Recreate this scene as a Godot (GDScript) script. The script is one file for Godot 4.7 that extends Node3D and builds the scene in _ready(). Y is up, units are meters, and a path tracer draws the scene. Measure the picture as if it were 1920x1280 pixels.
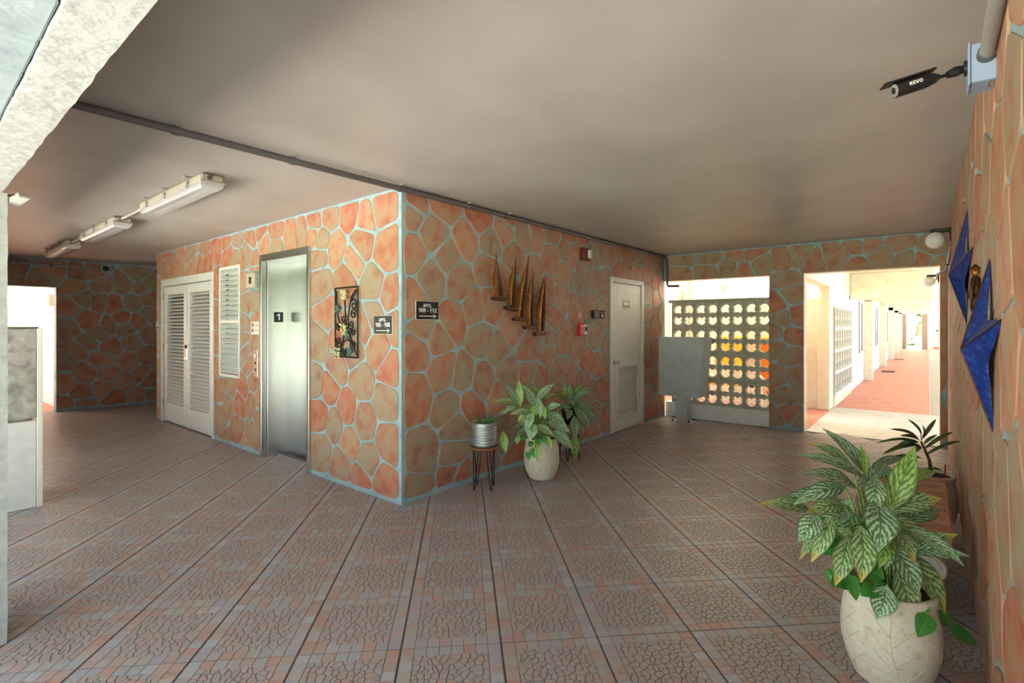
extends Node3D
# An open apartment-block lobby: stone-painted elevator core, patterned tile floor, breeze-block screen and a bright walkway.

const CEIL := 2.5
const PITCH := 0.438

const SEEDS_LEFT := [-4.50, 2.39, -4.23, 2.43, -3.89, 2.39, -3.68, 2.33, -3.45, 2.40, -4.71, 2.31, -4.38, 2.19, -4.40, 2.06, -4.12, 2.10, -3.74, 2.12, -3.86, 1.97, -3.37, 2.01, -4.38, 1.82, -3.97, 1.84, -3.56, 1.75, -3.33, 1.66, -3.56, 1.49, -4.27, 1.50, -3.25, 1.41, -4.38, 1.26, -4.10, 1.31, -3.70, 1.41, -3.49, 1.22, -3.33, 1.06, -4.10, 1.04, -4.45, 0.87, -4.23, 0.84, -3.74, 0.94, -3.38, 0.80, -4.40, 0.58, -3.95, 0.68, -4.14, 0.52, -3.70, 0.60, -4.36, 0.25, -3.91, 0.39, -3.35, 0.47, -3.63, 0.28, -4.04, 0.16, -3.74, 0.08, -3.42, 0.13, -3.86, 1.18, -8.93, 2.37, -8.58, 2.45, -8.09, 2.38, -8.75, 2.23, -7.60, 2.42, -7.53, 2.23, -7.15, 2.43, -7.12, 2.22, -6.80, 2.37, -6.50, 2.42, -6.20, 2.43, -6.45, 2.26, -5.83, 2.39, -5.61, 2.45, -5.52, 2.27, -6.06, 2.16, -5.93, 2.22, -6.25, 2.20, -5.73, 2.11, -5.27, 2.39, -5.27, 2.23, -4.93, 2.29, -4.53, 2.28, -6.74, 1.92, -6.04, 1.91, -5.73, 2.02, -5.98, 1.66, -5.73, 1.65, -5.68, 1.49, -6.04, 1.43, -6.04, 1.25, -5.98, 1.11, -5.73, 1.21, -5.88, 0.98, -5.64, 0.99, -5.78, 0.79, -6.74, 1.18, -6.71, 0.67, -6.36, 0.67, -6.42, 0.46, -6.04, 0.68, -6.12, 0.53, -5.83, 0.54, -5.64, 0.60, -6.65, 0.26, -6.20, 0.20, -5.81, 0.21, -5.64, 0.40, -6.53, 0.06, -5.98, 0.05, -6.77, 1.55, -6.74, 0.89, -9.02, 1.95, -8.98, 1.58, -9.02, 1.13, -8.98, 0.77, -9.02, 0.37, -8.98, 0.08, -7.35, 2.17, -8.33, 2.23]
const SEEDS_CENTER := [2.63, 2.42, 2.59, 2.31, 2.97, 2.46, 3.43, 2.39, 3.80, 2.50, 3.75, 2.32, 2.61, 2.00, 2.85, 2.16, 3.24, 2.17, 3.01, 2.00, 3.56, 2.20, 2.83, 1.80, 3.15, 1.80, 4.07, 2.33, 4.26, 2.39, 3.52, 1.94, 3.91, 2.10, 4.20, 1.95, 4.60, 2.42, 4.60, 2.17, 4.88, 2.48, 5.22, 2.49, 4.82, 2.27, 5.00, 2.21, 4.79, 1.99, 3.75, 1.84, 4.48, 1.74, 2.61, 1.61, 3.07, 1.45, 3.35, 1.56, 3.55, 1.60, 4.77, 1.73, 5.10, 1.89, 2.74, 1.40, 2.90, 1.30, 2.66, 1.21, 3.43, 1.29, 3.86, 1.37, 2.96, 1.03, 3.19, 0.97, 3.68, 1.18, 3.80, 0.97, 4.15, 1.11, 4.51, 1.09, 4.53, 1.32, 4.61, 1.48, 4.80, 1.26, 5.08, 1.13, 4.70, 0.89, 4.97, 0.89, 5.30, 0.95, 3.45, 0.90, 2.63, 0.86, 4.15, 0.97, 3.28, 0.69, 3.12, 0.55, 3.09, 0.26, 3.70, 0.74, 3.73, 0.38, 3.97, 0.06, 3.47, 0.16, 3.15, 0.11, 4.39, 0.84, 5.23, 0.78, 5.68, 0.60, 5.54, 0.30, 5.46, 0.10, 4.62, 0.61, 4.22, 0.65, 4.26, 0.34, 4.66, 0.16, 5.06, 0.34, 5.06, 0.01, 4.37, 0.09, 3.04, 0.70, 3.08, 0.15, 2.71, 0.34, 2.65, 0.10, 5.62, 2.43, 5.39, 2.24, 5.20, 2.10, 5.41, 1.95, 5.07, 1.69, 5.39, 1.71, 5.74, 1.85, 6.08, 2.42, 6.22, 2.16, 6.37, 2.36, 6.68, 2.39, 6.68, 2.18, 7.01, 2.43, 7.06, 2.19, 7.42, 2.37, 7.30, 2.05, 7.06, 1.84, 7.33, 1.85, 7.52, 1.96, 7.81, 1.93, 7.06, 1.57, 7.24, 1.40, 7.58, 1.60, 7.81, 1.48, 7.01, 1.25, 7.30, 1.04, 7.12, 0.83, 7.06, 0.66, 7.42, 0.56, 7.68, 0.74, 7.49, 0.29, 7.21, 0.12, 7.03, 0.42, 7.68, 0.14, 7.61, 1.01, 5.55, 1.30, 5.66, 1.55, 5.64, 0.92, 5.81, 1.10, 5.35, 0.57, 5.76, 0.21]
const SEEDS_FAR := [1.19, 2.19, 1.44, 2.12, 1.66, 2.29, 1.94, 2.28, 2.14, 2.32, 1.89, 2.06, 2.26, 2.12, 2.55, 2.12, 2.82, 2.10, 2.79, 2.35, 2.95, 2.20, 1.85, 1.72, 2.00, 1.85, 2.23, 1.82, 2.42, 1.79, 2.69, 1.82, 2.95, 1.91, 1.80, 1.34, 2.07, 1.50, 2.38, 1.41, 2.53, 1.54, 2.79, 1.49, 2.95, 1.61, 2.58, 1.35, 2.19, 1.28, 2.08, 1.15, 1.90, 0.99, 2.39, 1.05, 2.67, 1.12, 2.95, 1.25, 1.76, 0.84, 2.24, 0.81, 2.63, 0.77, 2.92, 0.86, 2.03, 0.61, 2.35, 0.58, 1.78, 0.45, 2.82, 0.51, 2.95, 0.42, 2.61, 0.43, 1.99, 0.28, 2.29, 0.32, 2.44, 0.16, 2.79, 0.16, 2.98, 0.14, 1.78, 0.09, 2.01, 0.08]
const SEEDS_BACK := [-2.90, 2.42, -2.93, 2.21, -2.50, 2.41, -2.53, 2.21, -2.20, 2.26, -2.05, 2.18, -2.13, 2.42, -1.80, 2.28, -1.51, 2.30, -1.35, 2.33, -1.88, 2.43, -1.47, 2.01, -1.43, 1.85, -1.59, 1.72, -1.51, 1.49, -1.35, 1.51, -1.61, 1.33, -1.41, 1.29, -1.45, 1.00, -1.57, 0.72, -1.37, 0.73, -1.47, 0.48, -1.43, 0.21, -1.62, 0.12, -1.32, 0.14, -1.59, 1.10, -1.16, 2.21, -0.90, 2.28, -0.68, 2.42, -0.68, 2.15, -0.57, 2.43, -0.45, 2.24, -0.26, 2.40, -0.20, 2.20, -0.05, 2.19, 0.03, 2.32, 0.10, 2.10]
const LEAVES_BIG := [
	-0.211, 0.777, -2.647, -0.351, 0.948, -2.597, 0.062, 0,
	-0.275, 0.812, -2.660, -0.412, 0.880, -2.613, 0.048, 1,
	-0.219, 0.776, -2.577, -0.410, 0.872, -2.381, 0.056, 0,
	-0.237, 0.748, -2.497, -0.372, 0.827, -2.282, 0.064, 0,
	-0.269, 0.764, -2.406, -0.392, 0.725, -2.215, 0.062, 0,
	-0.314, 0.723, -2.434, -0.455, 0.704, -2.254, 0.048, 0,
	-0.376, 0.674, -2.318, -0.500, 0.713, -2.152, 0.056, 1,
	-0.269, 0.692, -2.406, -0.361, 0.679, -2.292, 0.062, 1,
	-0.331, 0.670, -2.264, -0.377, 0.600, -2.175, 0.070, 0,
	-0.291, 0.664, -2.297, -0.338, 0.529, -2.207, 0.056, 1,
	-0.337, 0.612, -2.337, -0.385, 0.507, -2.246, 0.037, 1,
	-0.164, 0.785, -2.531, -0.172, 0.686, -2.421, 0.070, 0,
	-0.151, 0.710, -2.438, -0.142, 0.595, -2.290, 0.104, 0,
	-0.125, 0.589, -2.434, -0.127, 0.495, -2.380, 0.051, 0,
	-0.123, 0.668, -2.591, -0.048, 0.894, -2.679, 0.080, 2,
	-0.128, 0.656, -2.587, 0.029, 0.706, -2.689, 0.078, 1,
	-0.064, 0.748, -2.768, 0.021, 0.775, -2.864, 0.040, 2,
	-0.102, 0.638, -2.543, 0.032, 0.501, -2.589, 0.078, 1,
	-0.107, 0.560, -2.448, -0.034, 0.422, -2.405, 0.086, 0,
	-0.067, 0.516, -2.507, 0.042, 0.330, -2.532, 0.091, 1,
	-0.089, 0.460, -2.451, -0.058, 0.327, -2.411, 0.086, 1,
	-0.200, 0.628, -2.359, -0.193, 0.475, -2.274, 0.080, 1,
	-0.242, 0.583, -2.338, -0.267, 0.451, -2.240, 0.064, 1,
	-0.121, 0.429, -2.359, -0.146, 0.333, -2.313, 0.075, 0,
	-0.147, 0.799, -2.765, -0.176, 0.749, -2.703, 0.064, 0,
	-0.210, 0.780, -2.623, -0.225, 0.896, -2.623, 0.032, 2,
	-0.187, 0.779, -2.797, -0.095, 0.805, -2.924, 0.037, 0,
	-0.217, 0.735, -2.617, -0.150, 0.801, -2.723, 0.048, 0,
	-0.261, 0.656, -2.477, -0.234, 0.709, -2.461, 0.059, 0,
	-0.245, 0.669, -2.465, -0.268, 0.636, -2.394, 0.048, 0,
	-0.180, 0.760, -2.544, -0.218, 0.776, -2.448, 0.059, 0,
	-0.113, 0.645, -2.573, -0.084, 0.640, -2.571, 0.037, 0,
	-0.262, 0.551, -2.347, -0.322, 0.531, -2.272, 0.059, 3,
	-0.246, 0.427, -2.334, -0.288, 0.419, -2.274, 0.059, 3,
	-0.234, 0.465, -2.306, -0.208, 0.381, -2.288, 0.048, 3,
	-0.183, 0.497, -2.321, -0.124, 0.472, -2.331, 0.080, 3,
	-0.157, 0.423, -2.343, -0.194, 0.406, -2.286, 0.054, 3,
	-0.131, 0.435, -2.377, -0.152, 0.412, -2.334, 0.043, 3,
	-0.268, 0.552, -2.394, -0.295, 0.528, -2.372, 0.043, 3,
	-0.280, 0.452, -2.332, -0.298, 0.416, -2.317, 0.048, 3]
const LEAVES_TRAIL := [
	0.001, 0.340, -2.434, -0.029, 0.281, -2.357, 0.056, 3,
	0.024, 0.314, -2.530, 0.081, 0.256, -2.577, 0.056, 3,
	0.068, 0.232, -2.592, 0.147, 0.184, -2.657, 0.059, 3,
	-0.008, 0.374, -2.452, -0.017, 0.344, -2.419, 0.030, 3]
const LEAVES_POT := [
	-2.800, 0.715, -3.524, -2.821, 0.918, -3.532, 0.062, 2,
	-2.824, 0.707, -3.504, -2.870, 0.875, -3.414, 0.058, 0,
	-2.827, 0.711, -3.502, -2.938, 0.742, -3.346, 0.074, 1,
	-2.817, 0.704, -3.471, -2.860, 0.653, -3.384, 0.058, 0,
	-2.853, 0.648, -3.454, -2.903, 0.647, -3.361, 0.035, 2,
	-2.683, 0.706, -3.568, -2.732, 0.884, -3.476, 0.082, 0,
	-2.733, 0.773, -3.682, -2.734, 0.865, -3.630, 0.058, 2,
	-2.686, 0.746, -3.617, -2.597, 0.881, -3.742, 0.074, 0,
	-2.673, 0.746, -3.693, -2.568, 0.799, -3.727, 0.035, 1,
	-2.620, 0.776, -3.542, -2.579, 0.631, -3.524, 0.058, 0,
	-2.597, 0.730, -3.561, -2.547, 0.612, -3.550, 0.051, 2,
	-2.576, 0.674, -3.604, -2.459, 0.724, -3.648, 0.074, 0,
	-2.576, 0.643, -3.604, -2.427, 0.550, -3.675, 0.097, 0,
	-2.685, 0.658, -3.514, -2.785, 0.643, -3.381, 0.066, 1,
	-2.661, 0.635, -3.483, -2.713, 0.596, -3.388, 0.082, 1,
	-2.628, 0.654, -3.483, -2.647, 0.519, -3.416, 0.074, 0,
	-2.599, 0.558, -3.469, -2.606, 0.447, -3.411, 0.089, 0,
	-2.596, 0.550, -3.497, -2.462, 0.477, -3.542, 0.070, 1,
	-2.544, 0.563, -3.605, -2.390, 0.494, -3.679, 0.089, 0,
	-2.500, 0.491, -3.615, -2.365, 0.366, -3.673, 0.097, 0,
	-2.655, 0.707, -3.513, -2.608, 0.646, -3.500, 0.062, 2,
	-2.740, 0.676, -3.573, -2.668, 0.721, -3.580, 0.062, 0,
	-2.904, 0.463, -3.412, -2.863, 0.308, -3.394, 0.066, 2,
	-2.778, 0.438, -3.477, -2.767, 0.382, -3.434, 0.043, 2,
	-2.636, 0.337, -3.438, -2.615, 0.273, -3.404, 0.047, 3,
	-2.595, 0.370, -3.459, -2.571, 0.298, -3.427, 0.054, 3,
	-2.564, 0.409, -3.472, -2.543, 0.271, -3.437, 0.058, 2,
	-2.573, 0.483, -3.516, -2.509, 0.521, -3.517, 0.047, 3,
	-2.596, 0.492, -3.484, -2.595, 0.456, -3.433, 0.047, 3,
	-2.555, 0.464, -3.505, -2.509, 0.421, -3.491, 0.047, 3,
	-2.521, 0.464, -3.533, -2.469, 0.370, -3.524, 0.047, 2,
	-2.678, 0.458, -3.443, -2.676, 0.437, -3.392, 0.047, 3,
	-2.613, 0.420, -3.457, -2.612, 0.384, -3.406, 0.047, 3,
	-2.550, 0.432, -3.522, -2.549, 0.486, -3.471, 0.047, 3,
	-2.515, 0.473, -3.577, -2.515, 0.437, -3.525, 0.047, 3,
	-2.584, 0.437, -3.468, -2.531, 0.402, -3.459, 0.047, 3]
const LEAVES_STAND := [
	-2.964, 0.629, -4.488, -2.949, 0.789, -4.449, 0.046, 2,
	-2.925, 0.629, -4.521, -2.900, 0.798, -4.490, 0.060, 0,
	-2.927, 0.678, -4.584, -2.834, 0.768, -4.608, 0.051, 2,
	-2.904, 0.626, -4.564, -2.744, 0.752, -4.644, 0.079, 0,
	-2.889, 0.623, -4.524, -2.730, 0.720, -4.603, 0.083, 0,
	-2.864, 0.610, -4.493, -2.734, 0.546, -4.548, 0.088, 0,
	-2.822, 0.592, -4.606, -2.689, 0.527, -4.663, 0.039, 1,
	-2.801, 0.516, -4.571, -2.660, 0.415, -4.635, 0.088, 0,
	-2.839, 0.550, -4.488, -2.706, 0.368, -4.545, 0.097, 0,
	-2.835, 0.462, -4.465, -2.803, 0.267, -4.440, 0.088, 0,
	-2.818, 0.294, -4.454, -2.796, 0.039, -4.420, 0.079, 2,
	-2.938, 0.574, -4.432, -2.853, 0.485, -4.451, 0.069, 0,
	-2.964, 0.571, -4.437, -2.980, 0.521, -4.372, 0.060, 1,
	-2.825, 0.400, -4.525, -2.772, 0.322, -4.517, 0.060, 1,
	-2.997, 0.674, -4.513, -3.047, 0.705, -4.421, 0.032, 2,
	-2.927, 0.468, -4.481, -2.940, 0.530, -4.418, 0.055, 1,
	-2.882, 0.528, -4.479, -2.888, 0.444, -4.422, 0.065, 0]
const LEAVES_DRAC := [
	-0.038, 0.605, -4.537, -0.110, 0.767, -4.426, 0.053, 4,
	-0.043, 0.613, -4.520, -0.208, 0.699, -4.345, 0.037, 4,
	-0.034, 0.612, -4.605, 0.044, 0.747, -4.708, 0.027, 4,
	-0.036, 0.612, -4.565, -0.032, 0.727, -4.516, 0.027, 4,
	-0.041, 0.605, -4.496, -0.148, 0.662, -4.343, 0.043, 4,
	-0.041, 0.595, -4.521, -0.284, 0.604, -4.270, 0.027, 4,
	-0.041, 0.585, -4.509, -0.243, 0.536, -4.265, 0.039, 4,
	-0.024, 0.545, -4.574, 0.138, 0.661, -4.746, 0.028, 4,
	-0.020, 0.502, -4.578, 0.183, 0.599, -4.770, 0.025, 4,
	-0.041, 0.588, -4.457, -0.079, 0.545, -4.374, 0.035, 4,
	-0.033, 0.497, -4.502, -0.273, 0.474, -4.253, 0.035, 4,
	-0.015, 0.418, -4.543, 0.078, 0.418, -4.568, 0.022, 4,
	-0.025, 0.570, -4.638, 0.051, 0.647, -4.649, 0.025, 4,
	-0.047, 0.608, -4.478, -0.162, 0.599, -4.332, 0.037, 4]
const BOATS := [3.566, 1.690, 3.673, 1.688, 3.586, 2.069, 3.746, 1.608, 3.860, 1.598, 3.871, 2.061, 3.876, 1.500, 3.988, 1.502, 4.087, 2.101, 4.046, 1.416, 4.158, 1.423, 4.158, 1.951, 4.219, 1.350, 4.344, 1.356, 4.376, 1.945, 3.943, 1.664, 4.006, 1.645, 4.052, 1.935, 4.122, 1.598, 4.189, 1.578, 4.158, 1.870, 4.293, 1.453, 4.356, 1.446, 4.331, 1.792, 4.344, 1.589, 4.395, 1.583, 4.379, 1.908]

var mats := {}
var names := {}
var rng := RandomNumberGenerator.new()


class MB:
	var v := PackedVector3Array()
	var n := PackedVector3Array()
	var uv := PackedVector2Array()
	var c := PackedColorArray()
	var col := Color.WHITE

	func put(p: Vector3, nn: Vector3, t := Vector2.ZERO) -> void:
		v.append(p); n.append(nn); uv.append(t); c.append(col)

	func tri(a: Vector3, b: Vector3, d: Vector3) -> void:
		var m := (b - a).cross(d - a).normalized()
		put(a, m); put(d, m); put(b, m)

	func quad(a: Vector3, b: Vector3, d: Vector3, e: Vector3) -> void:
		var m := (b - a).cross(e - a)
		if m.length() < 1e-12:
			m = (d - b).cross(e - b)
		m = m.normalized()
		put(a, m, Vector2(0, 0)); put(d, m, Vector2(1, 1)); put(b, m, Vector2(1, 0))
		put(a, m, Vector2(0, 0)); put(e, m, Vector2(0, 1)); put(d, m, Vector2(1, 1))

	func qo(a: Vector3, b: Vector3, d: Vector3, e: Vector3, ctr: Vector3) -> void:
		if (b - a).cross(d - a).dot((a + b + d + e) * 0.25 - ctr) < 0.0:
			quad(a, e, d, b)
		else:
			quad(a, b, d, e)

	func box(lo: Vector3, hi: Vector3, bev := 0.0) -> MB:
		var ctr := (lo + hi) * 0.5
		var h := (hi - lo) * 0.5
		bev = minf(bev, 0.45 * minf(h.x, minf(h.y, h.z)) * 2.0)
		var p := func(s: Vector3, k: int) -> Vector3:
			var r := Vector3.ZERO
			for a in 3:
				r[a] = (h[a] - (0.0 if a == k else bev)) * s[a]
			return ctr + r
		for k in 3:
			var i := (k + 1) % 3
			var j := (k + 2) % 3
			for sg in [-1.0, 1.0]:
				var q := []
				for w in [[-1, -1], [1, -1], [1, 1], [-1, 1]]:
					var s := Vector3.ZERO
					s[k] = sg; s[i] = w[0]; s[j] = w[1]
					q.append(p.call(s, k))
				qo(q[0], q[1], q[2], q[3], ctr)
			if bev > 0.0:
				for si in [-1.0, 1.0]:
					for sj in [-1.0, 1.0]:
						var s0 := Vector3.ZERO
						var s1 := Vector3.ZERO
						s0[k] = -1; s1[k] = 1; s0[i] = si; s1[i] = si; s0[j] = sj; s1[j] = sj
						qo(p.call(s0, i), p.call(s1, i), p.call(s1, j), p.call(s0, j), ctr)
		if bev > 0.0:
			for sx in [-1.0, 1.0]:
				for sy in [-1.0, 1.0]:
					for sz in [-1.0, 1.0]:
						var s := Vector3(sx, sy, sz)
						var a: Vector3 = p.call(s, 0)
						var b: Vector3 = p.call(s, 1)
						var d: Vector3 = p.call(s, 2)
						if (b - a).cross(d - a).dot(a - ctr) < 0.0:
							tri(a, d, b)
						else:
							tri(a, b, d)
		return self

	# rows of points: row index i, column index j; outward is (along j) x (along i)
	func grid(pts: Array, closed_j := false, uvs := true) -> MB:
		var ni := pts.size()
		var nj: int = pts[0].size()
		var nn := []
		for i in ni:
			var row := PackedVector3Array()
			for j in nj:
				var j0 := j - 1
				var j1 := j + 1
				if closed_j:
					j0 = (j0 + nj) % nj; j1 = j1 % nj
				else:
					j0 = maxi(j0, 0); j1 = mini(j1, nj - 1)
				var i0 := maxi(i - 1, 0)
				var i1 := mini(i + 1, ni - 1)
				var m: Vector3 = (pts[i][j1] - pts[i][j0]).cross(pts[i1][j] - pts[i0][j])
				if m.length() < 1e-14:
					var i2 := mini(i1 + 1, ni - 1) if i0 == i else i1
					var i3 := maxi(i0 - 1, 0) if i1 == i else i0
					m = (pts[i2 if i0 == i else i3][j1] - pts[i2 if i0 == i else i3][j0]).cross(pts[i2][j] - pts[i3][j])
				if m.length() < 1e-14:
					m = Vector3.UP
				row.append(m.normalized())
			nn.append(row)
		for i in ni - 1:
			for j in (nj if closed_j else nj - 1):
				var k := (j + 1) % nj
				var u0 := float(j) / (nj - 1)
				var u1 := float(j + 1) / (nj - 1)
				var v0 := float(i) / (ni - 1)
				var v1 := float(i + 1) / (ni - 1)
				put(pts[i][j], nn[i][j], Vector2(u0, v0)); put(pts[i + 1][k], nn[i + 1][k], Vector2(u1, v1)); put(pts[i][k], nn[i][k], Vector2(u1, v0))
				put(pts[i][j], nn[i][j], Vector2(u0, v0)); put(pts[i + 1][j], nn[i + 1][j], Vector2(u0, v1)); put(pts[i + 1][k], nn[i + 1][k], Vector2(u1, v1))
		return self

	func lathe(prof: Array, seg := 32, at := Vector3.ZERO) -> MB:
		var rows := []
		for q in prof:
			var row := PackedVector3Array()
			for j in seg:
				var th := -TAU * j / seg
				row.append(at + Vector3(q[0] * cos(th), q[1], q[0] * sin(th)))
			rows.append(row)
		return grid(rows, true)

	func tube(path: Array, r, seg := 8, caps := true) -> MB:
		var rows := []
		var m := path.size()
		var ref := Vector3.UP
		var t0: Vector3 = (path[1] - path[0]).normalized()
		if absf(t0.dot(ref)) > 0.9:
			ref = Vector3.RIGHT
		var nrm := (ref - t0 * ref.dot(t0)).normalized()
		for i in m:
			var t: Vector3 = (path[mini(i + 1, m - 1)] - path[maxi(i - 1, 0)]).normalized()
			nrm = (nrm - t * nrm.dot(t)).normalized()
			var bn := t.cross(nrm)
			var rad: float = r[i] if r is Array else r
			var row := PackedVector3Array()
			for j in seg:
				var th := TAU * j / seg
				row.append(path[i] + (nrm * cos(th) + bn * sin(th)) * rad)
			rows.append(row)
		grid(rows, true)
		if caps:
			for e in [0, m - 1]:
				var row: PackedVector3Array = rows[e]
				for j in range(1, seg - 1):
					if e == 0:
						tri(row[0], row[j + 1], row[j])
					else:
						tri(row[0], row[j], row[j + 1])
		return self

	func ball(at: Vector3, r: Vector3, seg := 16) -> MB:
		var rows := []
		var m := maxi(seg / 2, 4)
		for i in m + 1:
			var ph := -PI / 2 + PI * i / m
			var row := PackedVector3Array()
			for j in seg:
				var th := -TAU * j / seg
				var rr := maxf(cos(ph), 0.001)
				row.append(at + Vector3(r.x * rr * cos(th), r.y * sin(ph), r.z * rr * sin(th)))
			rows.append(row)
		return grid(rows, true)

	static func ccw(p: PackedVector2Array) -> PackedVector2Array:
		if Geometry2D.is_polygon_clockwise(p) == false:
			pass
		var a := 0.0
		for i in p.size():
			a += p[i].cross(p[(i + 1) % p.size()])
		if a < 0.0:
			p = p.duplicate()
			p.reverse()
		return p

	static func shrink(p: PackedVector2Array, d: float) -> PackedVector2Array:
		var o := PackedVector2Array()
		var m := p.size()
		for i in m:
			var e0 := (p[i] - p[(i + m - 1) % m]).normalized()
			var e1 := (p[(i + 1) % m] - p[i]).normalized()
			var nn := (Vector2(-e0.y, e0.x) + Vector2(-e1.y, e1.x)).normalized()
			o.append(p[i] + nn * d)
		return o

	func fill(p: PackedVector2Array, z: float, up := true) -> void:
		var id := Geometry2D.triangulate_polygon(p)
		for t in range(0, id.size(), 3):
			var a := p[id[t]]
			var b := p[id[t + 1]]
			var d := p[id[t + 2]]
			if ((b - a).cross(d - a) < 0.0) == up:
				var w := b
				b = d
				d = w
			tri(Vector3(a.x, a.y, z), Vector3(b.x, b.y, z), Vector3(d.x, d.y, z))

	# polygon in the xy plane, standing from z0 to z1, front face towards +z
	func prism(poly: PackedVector2Array, z0: float, z1: float, bev := 0.0, back := true) -> MB:
		var p := ccw(poly)
		var q := shrink(p, bev) if bev > 0.0 else p
		var zb := z1 - bev
		var m := p.size()
		for i in m:
			var k := (i + 1) % m
			if zb > z0 + 1e-6:
				quad(Vector3(p[i].x, p[i].y, z0), Vector3(p[k].x, p[k].y, z0), Vector3(p[k].x, p[k].y, zb), Vector3(p[i].x, p[i].y, zb))
			if bev > 0.0:
				quad(Vector3(p[i].x, p[i].y, zb), Vector3(p[k].x, p[k].y, zb), Vector3(q[k].x, q[k].y, z1), Vector3(q[i].x, q[i].y, z1))
		fill(q, z1)
		if back:
			fill(p, z0, false)
		return self

	func mesh(m: Material, colors := false) -> ArrayMesh:
		var a := []
		a.resize(Mesh.ARRAY_MAX)
		a[Mesh.ARRAY_VERTEX] = v
		a[Mesh.ARRAY_NORMAL] = n
		a[Mesh.ARRAY_TEX_UV] = uv
		if colors:
			a[Mesh.ARRAY_COLOR] = c
		var r := ArrayMesh.new()
		r.add_surface_from_arrays(Mesh.PRIMITIVE_TRIANGLES, a)
		r.surface_set_material(0, m)
		return r


# ---------------------------------------------------------------- helpers
func numbered(s: String) -> String:
	names[s] = names.get(s, -1) + 1
	return s if names[s] == 0 else "%s_%03d" % [s, names[s]]


func node(called: String, mesh: Mesh, parent: Node3D, at := Vector3.ZERO) -> MeshInstance3D:
	var o := MeshInstance3D.new()
	o.name = called
	o.mesh = mesh
	o.position = at
	parent.add_child(o, true)
	return o


func part(called: String, b: MB, m: Material, parent: Node3D, label := "") -> MeshInstance3D:
	var o := node(called, b.mesh(m), parent)
	if label:
		o.set_meta("label", label)
	return o


func thing(called: String, label: String, category: String, t := Transform3D(), group := "") -> Node3D:
	var o := Node3D.new()
	o.name = numbered(called)
	add_child(o)
	o.transform = t
	o.set_meta("label", label)
	o.set_meta("category", category)
	if group:
		o.set_meta("group", group)
	return o


func structure(called: String, label: String, category: String, t := Transform3D()) -> Node3D:
	var o := thing(called, label, category, t)
	o.set_meta("kind", "structure")
	return o


func pose(x: float, y: float, z: float, turn := 0.0) -> Transform3D:
	return Transform3D(Basis(Vector3.UP, turn), Vector3(x, y, z))


# places on the walls: u runs along the wall, the local z looks out of it
func on_left(u: float, y: float, d := 0.0) -> Transform3D:
	return pose(u, y, -2.52 + d)


func on_center(u: float, y: float, d := 0.0) -> Transform3D:
	return pose(-3.19 + d, y, -u, PI / 2)


func on_right(z: float, y: float, d := 0.0) -> Transform3D:
	return pose(0.18 - d, y, z, -PI / 2)


func rgb(r: int, g: int, b: int) -> Color:
	return Color(r / 255.0, g / 255.0, b / 255.0)


func flat(key: String, col := Color.WHITE, rough := 0.6, metal := 0.0) -> StandardMaterial3D:
	if not mats.has(key):
		var m := StandardMaterial3D.new()
		m.resource_name = key
		m.albedo_color = col
		m.roughness = rough
		m.metallic = metal
		mats[key] = m
	return mats[key]


func noise_tex(freq: float, sd: int, ramp: Gradient = null, octaves := 4, size := 512, kind := FastNoiseLite.TYPE_SIMPLEX_SMOOTH) -> NoiseTexture2D:
	var f := FastNoiseLite.new()
	f.noise_type = kind
	f.seed = sd
	f.frequency = freq
	f.fractal_octaves = octaves
	var t := NoiseTexture2D.new()
	t.width = size
	t.height = size
	t.seamless = true
	t.noise = f
	if ramp:
		t.color_ramp = ramp
	return t


func ramp(stops: Array) -> Gradient:
	var g := Gradient.new()
	var o := PackedFloat32Array()
	var cs := PackedColorArray()
	for s in stops:
		o.append(s[0]); cs.append(s[1])
	g.offsets = o
	g.colors = cs
	return g


# mottled colour, laid on in world space; scale = repeats per metre
func mottled(key: String, stops: Array, scale: float, freq: float, rough: float, sd := 1, bump := 0.0, metal := 0.0, stretch := Vector3.ONE, octaves := 4) -> StandardMaterial3D:
	if mats.has(key):
		return mats[key]
	var m := flat(key, Color.WHITE, rough, metal)
	m.albedo_texture = noise_tex(freq, sd, ramp(stops), octaves)
	m.uv1_triplanar = true
	m.uv1_world_triplanar = true
	m.uv1_scale = stretch * scale
	m.uv1_offset = Vector3(sd * 0.37, sd * 0.21, sd * 0.13)
	if bump > 0.0:
		if not mats.has("bumptex"):
			mats["bumptex"] = noise_tex(0.03, 91, null, 5)
		m.heightmap_enabled = true
		m.heightmap_texture = mats["bumptex"]
		m.heightmap_scale = bump
	return m


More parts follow.
